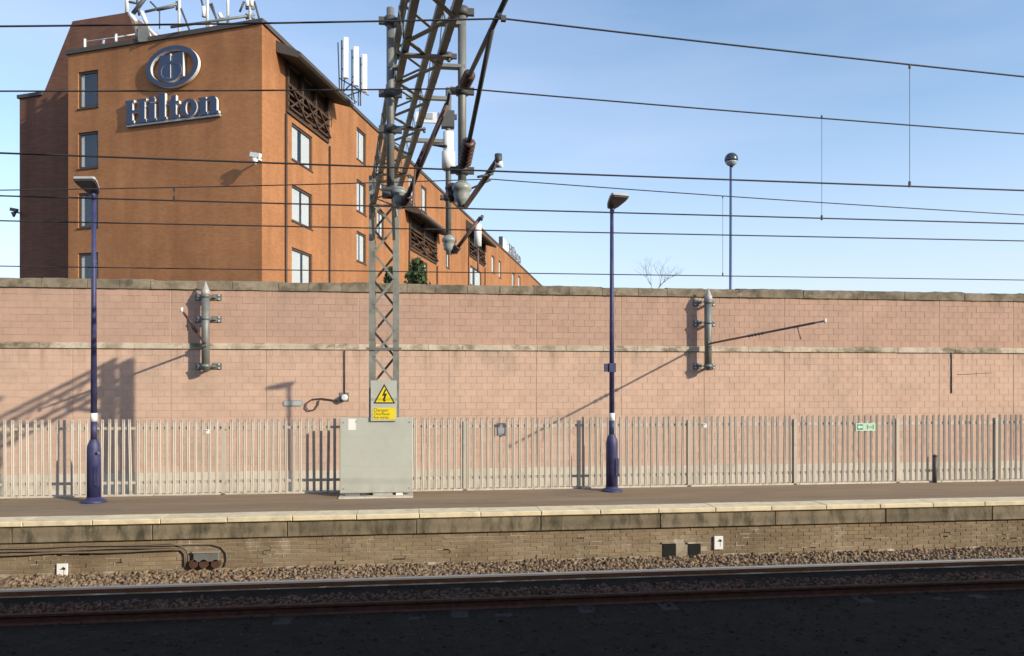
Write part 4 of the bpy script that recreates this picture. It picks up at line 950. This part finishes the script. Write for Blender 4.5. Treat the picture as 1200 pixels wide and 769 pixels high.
for bi, (sa, sb, za, zb) in enumerate(bal):
    fl = MB(); pts = [P3(C2,DR,sa+.005,za+.005,NR,0.10), P3(C2,DR,sb-.005,za+.005,NR,0.10), P3(C2,DR,sb-.005,za+.16,NR,0.10), P3(C2,DR,sa+.005,za+.16,NR,0.10)]; e = NR * -1.58
    fl.prism(pts, (e.x, e.y, 0)); b_ = fl.build('balcony', M_timber, hotel)
    npost = 4 if bi == 0 else 3
    for i in range(npost):
        s_ = sa + 0.12 + (sb - sa - 0.24) * i / (npost - 1)
        MB().bar(P3(C2,DR,s_,za+.16,NR,0.02), P3(C2,DR,s_,zb-.01,NR,0.02), 0.20, 0.16, up=(DR.x,DR.y,0)).build('post', M_timber, b_)
    hv = (zb - za) * .36
    for i in range(5): strip0(sa + .02, sb - .02, zb - .01 - hv * (i + 1) / 5, zb - .015 - hv * i / 5, b_, i)  # dark boards added in place of the shade under the eave
    for zz in (0.30, 0.62, 0.95, 1.30):
        MB().bar(P3(C2,DR,sa+.05,za+zz,NR,0.13), P3(C2,DR,sb-.05,za+zz,NR,0.13), 0.07, 0.09).build('rail', M_timber, b_)
    for i in range(npost - 1):
        s0 = sa + 0.12 + (sb - sa - 0.24) * i / (npost - 1); s1 = sa + 0.12 + (sb - sa - 0.24) * (i + 1) / (npost - 1)
        MB().bar(P3(C2,DR,s0,za+.25,NR,0.20), P3(C2,DR,s1,za+1.3,NR,0.20), 0.06, 0.08).build('brace', M_timber, b_)
        MB().bar(P3(C2,DR,s1,za+.25,NR,0.24), P3(C2,DR,s0,za+1.3,NR,0.24), 0.06, 0.08).build('brace', M_timber, b_)
    # sloping eave over the opening
    ztop = ZR - 0.15 if bi == 0 else zb + 0.9
    pr = 1.25
    prof_ = [(0.0, ztop), (0.0, zb + 0.05), (pr * .9, zb - 0.30), (pr, zb - 0.22), (pr, zb - 0.05)]
    m = MB(); m.prism([P3(C2,DR,sa-1.0,z_,NR,o_) for o_, z_ in prof_], tuple(DR * (sb - sa + 1.7)) + (0,)); m.build('eave', M_roof, b_)
    s0, s1 = sa + 0.5, sa + (sb - sa) * .45
    bp = C2 - NR * 1.49
    MB().prism([P3(bp,DR,s0,za+.2), P3(bp,DR,s1,za+.2), P3(bp,DR,s1,za+2.3), P3(bp,DR,s0,za+2.3)], tuple(NR * .05) + (0,)).build('door_frame', M_frame, b_)
    MB().prism([P3(bp,DR,s0+.12,za+.3,NR,.055), P3(bp,DR,s1-.12,za+.3,NR,.055), P3(bp,DR,s1-.12,za+2.2,NR,.055), P3(bp,DR,s0+.12,za+2.2,NR,.055)], tuple(NR * .03) + (0,)).build('door_blind', M_curtain, b_)
    # brick piers flanking the bay below
    for s_ in (sa - 0.05, sb + 0.15):
        MB().tube([P3(C2,DR,s_,-0.2,NR,0.07), P3(C2,DR,s_,za-0.1,NR,0.07)], 0.06, 8).build('downpipe', M_frame, hotel)
# parapets and flat roof
def strip(P, d, n, s0, s1, z0, z1, o0, o1, name, mt, parent):
    m = MB(); m.prism([P3(P,d,s0,z0,n,o1), P3(P,d,s1,z0,n,o1), P3(P,d,s1,z1,n,o1), P3(P,d,s0,z1,n,o1)], tuple(n * (o0 - o1)) + (0,)); return m.build(name, mt, parent)
strip(C2, DL_, NL, -0.08, LEN_L + .1, ZR + .002, ZR + 0.22, -0.4, 0.09, 'parapet', M_roof, hotel)
strip(C2, DR, NR, 0.42, LEN_R, ZR + .004, ZR + 0.224, -0.4, 0.09, 'parapet', M_roof, hotel)
BK = LEN_L
m = MB(); cs = [C2, C2 + DL_ * BK, C2 + DL_ * BK + DR * LEN_R, C2 + DR * LEN_R]
m.add([(q.x - NL.x * .05, q.y - NL.y * .05, ZR - 0.02) for q in cs], [(0, 1, 2, 3)])
m.build('roof', M_roof, hotel)
o = face_mesh('end_wall', C2 + DL_ * LEN_L, DR, -NR, 0, 9.0, -0.3, ZR, [], hotel)
# recessed wing and stair tower with raking side
PW2 = C2 + DR * 2.2
def wpt(x_, y_): s, z = on_face(x_, y_, PW2, DL_); return s, z
wing = [wpt(23, 116), wpt(50, 112), wpt(85, 25), wpt(150, 14.5), wpt(166, 60)]
zb_ = -0.3
poly = [(wing[0][0], zb_), wing[0], wing[1], wing[2], wing[3], wing[4], (wing[4][0], zb_)]
m = MB(); pts = [P3(PW2, DL_, s, z) for s, z in poly]; m.prism(pts, tuple(DR * 7.0) + (0,))
o = m.build('stair_tower', M_tower, hotel); lay = o.data.uv_layers.new(name='wall')
for p_ in o.data.polygons:
    for li, vi in zip(p_.loop_indices, p_.vertices): co = o.data.vertices[vi].co; lay.data[li].uv = (co.x * .8 + co.y * .8, co.z)
m = MB()
for (a, b) in (((wing[0][0] + .12, wing[0][1]), (wing[1][0] - .0, wing[1][1])),):
    m.prism([P3(PW2,DL_,a[0],a[1]+.01,NL,.08), P3(PW2,DL_,b[0],b[1]+.01,NL,.08), P3(PW2,DL_,b[0],b[1]+.2,NL,.08), P3(PW2,DL_,a[0],a[1]+.2,NL,.08)], tuple(NL * -.5) + (0,))
m.build('wing_parapet', M_roof, hotel)
# hotel sign on the front wall
s0, z0 = on_face(150.5, 147, C2, DL_); s1, _ = on_face(259.5, 131, C2, DL_); _, zcap = on_face(160, 119, C2, DL_); _, zb0 = on_face(160, 146, C2, DL_)
sgn = thing('hotel_sign', 'large blue lettered hotel name sign with oval emblem on front wall', 'sign', tuple(P3(C2, DL_, (s0 + s1) / 2, z0)))
LET = {
 'H': (1.0, [[(0,0),(.42,0),(.42,.12),(.35,.12),(.35,.44),(.65,.44),(.65,.12),(.58,.12),(.58,0),(1,0),(1,.12),(.93,.12),(.93,.88),(1,.88),(1,1),(.58,1),(.58,.88),(.65,.88),(.65,.56),(.35,.56),(.35,.88),(.42,.88),(.42,1),(0,1),(0,.88),(.07,.88),(.07,.12),(0,.12)]]),
 'i': (.42, [[(0,0),(.42,0),(.42,.1),(.35,.1),(.35,.72),(0,.72),(0,.62),(.07,.62),(.07,.1),(0,.1)], [(.07,.82),(.21,.80),(.35,.82),(.37,.92),(.30,1.03),(.12,1.03),(.05,.92)]]),
 'l': (.42, [[(0,0),(.42,0),(.42,.1),(.35,.1),(.35,1.12),(0,1.12),(0,1.02),(.07,1.02),(.07,.1),(0,.1)]]),
 't': (.52, [[(.12,.10),(.12,.60),(0,.60),(0,.70),(.12,.72),(.18,.97),(.38,.97),(.38,.72),(.52,.72),(.52,.60),(.38,.60),(.38,.17),(.45,.11),(.52,.13),(.52,.03),(.40,-.01),(.2,0)]]),
 'n': (.90, [[(0,0),(.42,0),(.42,.1),(.35,.1),(.35,.56),(.45,.62),(.53,.56),(.53,.1),(.47,.1),(.47,0),(.90,0),(.90,.1),(.82,.1),(.82,.56),(.76,.68),(.64,.74),(.48,.72),(.35,.63),(.35,.72),(0,.72),(0,.62),(.07,.62),(.07,.1),(0,.1)]])}
def ring(m, fn, cx, cy, ro, ri, n=32, dep=None, mi=0, ms=1):
    vs = []
    for k in range(n):
        a = 2 * math.pi * k / n; c_, s_ = math.cos(a), math.sin(a)
        for (r, f_) in ((ro, 1), (ri, 1), (ro, 0), (ri, 0)): vs.append(fn(cx + r[0] * c_, cy + r[1] * s_, f_))
    o = len(m.v); m.v += vs
    for k in range(n):
        j = (k + 1) % n; A = lambda i, q: o + i * 4 + q
        for (f_, mm) in (([A(k,0),A(j,0),A(j,1),A(k,1)], mi), ([A(k,0),A(k,2),A(j,2),A(j,0)], ms), ([A(k,1),A(j,1),A(j,3),A(k,3)], ms), ([A(k,2),A(k,3),A(j,3),A(j,2)], ms)):
            m.f.append(f_); m.m.append(mm); m.sm.append(False)
def letters(P, d, n, sx0, zb, word, sx, sz, dep, off, parent, flip=True):
    # flip: text runs towards -d
    sg = -1 if flip else 1; x = 0
    for ch in word:
        m = MB(); fn = lambda a, b, f_: P3(P, d, sx0 + sg * (x + a) * sx, zb + b * sz, n, off + (dep if f_ else 0))
        if ch == 'o':
            ring(m, fn, .38, .36, (.38, .38), (.13, .28)); wd = .76
        else:
            wd, polys = LET[ch]
            for pg in polys:
                k = len(pg); o = len(m.v); m.v += [fn(a, b, 1) for a, b in pg] + [fn(a, b, 0) for a, b in pg]
                m.f.append(list(range(o, o + k))); m.m.append(0); m.sm.append(False); m.f.append(list(range(o + k, o + 2 * k))); m.m.append(1); m.sm.append(False)
                for i in range(k): j = (i + 1) % k; m.f.append([o + i, o + j, o + k + j, o + k + i]); m.m.append(1); m.sm.append(False)
        m.build('letter', [M_sign_face, M_sign_side], parent); x += wd + .05
total = 1.0 + .42 + .42 + .52 + .76 + .90 + .25
letters(C2, DL_, NL, s0, zb0, 'Hilton', (s0 - s1) / total, zcap - zb0, 0.15, 0.06, sgn)
sc_, zc_ = on_face(205.5, 80, C2, DL_); sa_, _ = on_face(175, 80, C2, DL_); sb_, _ = on_face(236, 80, C2, DL_); rs = (sa_ - sb_) / 2; _, zt_ = on_face(205.5, 56, C2, DL_); rz = zt_ - zc_
fnE = lambda a, b, f_: P3(C2, DL_, sc_ - a * rs, zc_ + b * rz, NL, 0.06 + (0.18 if f_ else 0))
m = MB(); ring(m, fnE, 0, 0, (1, 1), (.82, .80), 48); m.build('emblem_ring', [M_sign_face, M_sign_side], sgn)
m = MB(); ring(m, fnE, -.08, -.22, (.46, .50), (.33, .37), 36); m.build('emblem_circle', [M_sign_face, M_sign_side], sgn)
def poly_em(pg, f1):
    m = MB(); k = len(pg); fn = lambda a, b, f_: P3(C2, DL_, sc_ - a * rs, zc_ + b * rz, NL, 0.08 + f_); o = 0
    m.v += [fn(a, b, f1) for a, b in pg] + [fn(a, b, 0) for a, b in pg]; m.f.append(list(range(k))); m.f.append(list(range(k, 2*k))); m.m += [0, 1]; m.sm += [False, False]
    for i in range(k): j = (i + 1) % k; m.f.append([i, j, k + j, k + i]); m.m.append(1); m.sm.append(False)
    m.build('emblem_bar', [M_sign_face, M_sign_side], sgn)
poly_em([(-.50,-.48),(-.06,-.55),(-.06,.64),(-.16,.58),(-.46,.58),(-.46,.40),(-.50,.40)], 0.15); poly_em([(.02,-.55),(.12,-.62),(.42,-.52),(.42,.62),(.02,.62)], 0.15)
for x_ in (-.7, .7):
    q0 = P3(C2, DL_, sc_ - x_ * rs, zc_, NL, 0.0); q1 = P3(C2, DL_, sc_ - x_ * rs, zc_, NL, 0.1); 
m = MB(); m.prism([P3(C2,DL_,s0,zb0-.12,NL,.02), P3(C2,DL_,s1,zb0-.12,NL,.02), P3(C2,DL_,s1,zb0-.03,NL,.02), P3(C2,DL_,s0,zb0-.03,NL,.02)], tuple(NL * .12) + (0,)); m.build('sign_rail', M_sign_grey, sgn)

# wall fittings on the hotel
def cctv(x_, y_, P, d, n, name, label, mt, s=1.0):
    a, z = on_face(x_, y_, P, d); q = P3(P, d, a, z); t = thing(name, label, 'camera' if 'camera' in name else 'floodlight', tuple(q))
    n3 = Vector((n.x, n.y, 0)); d3 = Vector((d.x, d.y, 0))
    MB().bar(q, q + n3 * .45 * s, .07 * s, .07 * s).build('bracket', mt, t)
    h = q + n3 * .45 * s
    MB().bar(h - d3 * .28 * s + Vector((0, 0, .05)), h + d3 * .22 * s + Vector((0, 0, .16)) * s, .18 * s, .2 * s).build('housing', mt, t)
    MB().tube([h - Vector((0, 0, .05)) * s, h - Vector((0, 0, .32)) * s], [.16 * s, .05 * s], 10).build('pan_head', mt, t)
cctv(306, 188, C2, DL_, NL, 'security_camera', 'white security camera on the corner of the hotel', M_white)
cctv(24, 250, PW2, DL_, NL, 'floodlight', 'small dark floodlight at the far left edge of the hotel wing', M_dsteel, .9)

# far roof sign
P_s = C2 - NR * 0.25
sa, za = on_face(589, 290, P_s, DR); sb, zb = on_face(609.5, 311, P_s, DR)
ztp = on_face(590, 279, P_s, DR)[1]
t = thing('roof_sign', 'white sign board on the roof edge at the far end of hotel', 'sign', tuple(P3(P_s, DR, sa, ZR + .2)))
m = MB(); m.prism([P3(P_s,DR,sa,ZR+.23), P3(P_s,DR,sb,ZR+.23), P3(P_s,DR,sb,ZR+1.6), P3(P_s,DR,sb-3,ztp-.5), P3(P_s,DR,sa,ztp)], tuple(NR * -.35) + (0,)); m.build('board', M_white, t)
strip(P_s, DR, NR, sa - .5, sa - .02, ZR + .23, ztp, -.4, .05, 'end_post', M_dsteel, t)
letters(P_s, DR, NR, sa + 3, ZR + .5, 'Hilton', (sb - sa - 4) / total, (ztp - ZR) * .62, 0.25, 0.02, t, flip=False)

# roof antennas
def panel_antennas():
    D = 41.7
    b = on_d(415, 118, D); t = thing('panel_antennas', 'three white panel antennas on a frame at the hotel roof edge', 'antenna', tuple(b))
    for (xa, ya, yb) in ((405, 44, 92), (417, 55, 101), (427, 64, 108)):
        p, q = on_d(xa, ya, D), on_d(xa, yb, D); m = MB(); m.bevbox((p.x - .14, p.y - .09, q.z), (p.x + .14, p.y + .09, p.z), .04); m.build('antenna_panel', M_white, t)
        MB().tube([(p.x - .22, p.y + .15, q.z - .7), (p.x - .22, p.y + .15, p.z - .1)], .04, 8).build('pole', M_galv, t)
        for f_ in (.25, .75): MB().bar((p.x - .22, p.y + .15, q.z + (p.z - q.z) * f_), (p.x, p.y + .05, q.z + (p.z - q.z) * f_), .05, .08).build('clamp', M_dsteel, t)
    for (a_, b_) in (((396, 50), (398, 110)), ((398, 92), (432, 112)), ((396, 104), (418, 120)), ((404, 92), (402, 112)), ((412, 98), (416, 122)), ((400, 110), (414, 96)), ((420, 104), (420, 124)), ((408, 112), (426, 106))):
        MB().tube([on_d(*a_, D + .3), on_d(*b_, D + .3)], .035, 6).build('frame_tube', M_galv, t)
panel_antennas()
def roof_mast(x_, yb, D, parts, label, extra=()):
    b = on_d(x_, yb, D); t = thing('roof_mast', label, 'antenna mast', tuple(b), 'masts on the hotel roof')
    MB().tube([b - Vector((0, 0, .2)), on_d(x_, -40, D)], .07, 8).build('pole', M_sign_side, t)
    for (kind, a_, b_) in parts:
        if kind == 'stay': MB().tube([on_d(*a_, D), on_d(*b_, D)], .05, 6).build('stay', M_dsteel, t)
        if kind == 'white': MB().tube([on_d(*a_, D), on_d(*b_, D)], .10, 8).build('panel', M_white, t)
        if kind == 'bar': MB().tube([on_d(*a_, D), on_d(*b_, D)], .06, 6).build('crossbar', M_galv, t)
roof_mast(210, 42, 37.2, [('stay', (212, 10), (224, 40)), ('bar', (170, 14), (208, 5)), ('stay', (207, 2), (207, 12))], 'slim white roof mast directly above the oval emblem')
roof_mast(243, 36, 36.8, [('stay', (246, 5), (258, 32)), ('white', (239, 8), (239, 20)), ('white', (247, 27), (246, 34)), ('white', (257, 16), (260, 22)), ('stay', (236, 0), (238, 8)), ('stay', (248, 4), (256, 30))], 'roof mast with small white boxes, second from the hotel corner')
roof_mast(293, 27, 36.2, [('white', (290, 0), (290, 8)), ('white', (295, 0), (295, 8)), ('stay', (298, 2), (305, 26)), ('stay', (286, 2), (281, 14)), ('bar', (200, 32), (290, 19)), ('bar', (288, 10), (298, 10)), ('bar', (288, 17), (298, 22)), ('bar', (298, 17), (288, 22))], 'lattice roof mast with paired white panels beside the hotel corner')
roof_mast(267, 30, 36.8, [], 'thin bare roof mast between two thicker ones')
D = 37.2; b = on_d(170, 50, D)
t = thing('dish_frame', 'tangle of white and dark antenna struts at the left of hotel roof', 'antenna frame', tuple(b))
for (a_, b_, r, mt) in (((149, -20), (149, 15), .10, M_white), ((166, 14), (172, 28), .10, M_white), ((152, 16), (160, 26), .10, M_white), ((174, 34), (192, 50), .09, M_white), ((165, 38), (165, 50), .14, M_sign_side), ((172, 28), (178, 50), .07, M_sign_side),
                        ((172, -5), (156, 16), .10, M_dsteel), ((160, -5), (163, 18), .06, M_dsteel), ((170, 14), (186, 10), .06, M_dsteel), ((184, 12), (204, 8), .06, M_dsteel), ((150, 2), (160, 4), .06, M_dsteel), ((176, 2), (186, 12), .04, M_dsteel), ((187, 12), (187, 34), .03, M_dsteel), ((158, 28), (162, 48), .09, M_galv), ((170, 46), (182, 44), .06, M_galv)):
    MB().tube([on_d(*a_, D), on_d(*b_, D)], r, 8).build('strut', mt, t)
m = MB(); m.add([on_d(163, 30, D - .2), on_d(172, 28, D - .2), on_d(177, 48, D - .2), on_d(163, 49, D - .2)], [(0,1,2,3)]); 
for q in list(m.v): m.v.append(q + Vector((0, .2, 0)))
m.f += [[4,5,6,7],[0,1,5,4],[1,2,6,5],[2,3,7,6],[3,0,4,7]]; m.m += [0]*5; m.sm += [False]*5; m.build('equipment_panel', M_galv, t)
# roof handrail
b = on_d(99, 62, 38.5)
t = thing('roof_handrail', 'white handrail posts along the left part of the hotel roof', 'handrail', tuple(b))
sq = [(99.5, 46, 62), (121.5, 47.5, 57), (136, 40, 54)]
for (x_, ya, yb) in sq: MB().tube([on_d(x_, ya, 38.5), on_d(x_, yb + 2, 38.5)], .06, 8).build('post', M_white, t)
MB().tube([on_d(99, 49, 38.5), on_d(136, 44, 38.5), on_d(165, 39, 38.5)], .03, 6).build('rail', M_sign_side, t)

# ---------------------------------------------------------------- globe lamp behind the wall
D = 27.0; g0 = on_d(857, 187, D); 
t = thing('globe_lamp', 'tall slim street lamp with globe head rising behind the wall', 'street lamp', (g0.x, g0.y, -0.3))
MB().tube([(g0.x - .04, g0.y, -0.3), (g0.x - .02, g0.y, g0.z - .25)], [.065, .042], 12).build('pole', M_bluegrey, t)
R0 = .235
MB().lathe([(R0 * math.cos(R(a)), R0 * math.sin(R(a))) for a in range(-15, 91, 7)], (g0.x, g0.y, g0.z), 24).build('hood', M_globe_hood, t)
MB().lathe([(R0 * math.cos(R(a)) * .99, R0 * math.sin(R(a))) for a in range(-80, -14, 6)], (g0.x, g0.y, g0.z), 24).build('bowl', M_globe_clear, t)
MB().lathe([(.05, -.28), (.075, -.22), (.085, -.19), (R0*.55, -R0*.86)], (g0.x, g0.y, g0.z), 16).build('collar', M_globe_hood, t)

# ---------------------------------------------------------------- planting behind the wall
def shrub(px, py_top, py_bot, wpx, D, label, n=2600):
    b = on_d(px, py_bot, D); h = (py_bot - py_top) / F * D; wd = wpx / F * D / 2
    zb = -0.3; t = thing('evergreen_shrub', label, 'shrub', (b.x, b.y, zb))
    top = on_d(px, py_top, D).z
    MB().tube([(b.x, b.y, zb), (b.x, b.y, top - 1)], [.12, .03], 8).build('trunk', M_bark, t)
    m = MB()
    for i in range(n):
        f_ = random.random() ** .8; z = top - (top - b.z + 2.5) * f_ ; r = wd * (0.45 + 0.75 * min(1, f_ * 3)) * math.sqrt(random.random()) * random.uniform(.75, 1.15); a = random.uniform(0, 6.28)
        c_ = Vector((b.x + r * math.cos(a), b.y + r * math.sin(a), z)); u = Vector((random.gauss(0,1), random.gauss(0,1), random.gauss(0,1))).normalized(); v = u.cross(Vector((random.gauss(0,1), random.gauss(0,1), random.gauss(0,1)))).normalized()
        s_ = random.uniform(.06, .15); m.add([c_ - u * s_, c_ + v * s_ * .45, c_ + u * s_, c_ - v * s_ * .45], [(0,1,2,3)])
    m.build('crown', M_leaf, t, recalc=False)
shrub(488, 303, 331, 28, 29, 'dark evergreen bush between the lattice mast and the hotel')
shrub(457, 313, 331, 16, 29, 'dark green bush showing through the legs of the lattice mast', 1800)
def bare_tree(px, py_top, D, label):
    b = on_d(px, 333, D); zb = -0.3; t = thing('bare_tree', label, 'tree', (b.x, b.y, zb)); top = on_d(px, py_top, D).z
    tr = MB(); tr.tube([(b.x, b.y, zb), (b.x + .05, b.y, b.z - 1.2)], [.16, .09], 8); tr.build('trunk', M_bark, t)
    m = MB(); rr = random.Random(11)
    def br(p, d, l, r, k):
        q = p + d * l; m.tube([p, p.lerp(q, .5) + Vector((rr.uniform(-.05,.05), rr.uniform(-.05,.05), 0)) * l, q], [r, r * .8, r * .55], 5, cap=False)
        if k == 0: return
        for _ in range(3 if k > 2 else 2):
            nd = (d + Vector((rr.uniform(-.95,.95), rr.uniform(-.8,.8), rr.uniform(-.05,.35)))).normalized(); br(q, nd, l * rr.uniform(.65,.9), r * .6, k - 1)
    br(Vector((b.x + .05, b.y, b.z - 1.2)), Vector((0, 0, 1)), (top - b.z + 1.2) * .28, .028, 5)
    m.build('crown', M_bark, t, recalc=False)
bare_tree(764, 303, 34, 'leafless small tree whose twig tips show above the wall coping')

# ---------------------------------------------------------------- unseen block added behind the viewer to shade the near track
dropv = math.tan(R(SUN_EL)) / math.cos(R(SUN_AZ))
VS = -2.0; ZS = 0.0 + (V_RAIL - 0.036 - VS) * dropv
t = thing('shade_block', 'long brick block added out of view behind the viewer to shade the near track', 'building', (10, VS, -0.3))
MB().box((-50, -12, -0.32), (95, VS - 0.35, ZS - 0.30)).build('wall', M_dark_wall, t)
MB().box((-50, -12.3, ZS - 0.30), (95, VS, ZS)).build('roof', M_roof, t)
for i in range(24):
    x_ = -44 + i * 5.6
    f_ = MB().box((x_, VS - 0.36, 1.2), (x_ + 1.6, VS - 0.28, 3.6)).build('window', M_frame, t); MB().box((x_ + .1, VS - 0.282, 1.3), (x_ + 1.5, VS - 0.27, 3.5)).build('pane', M_lampglass, f_)
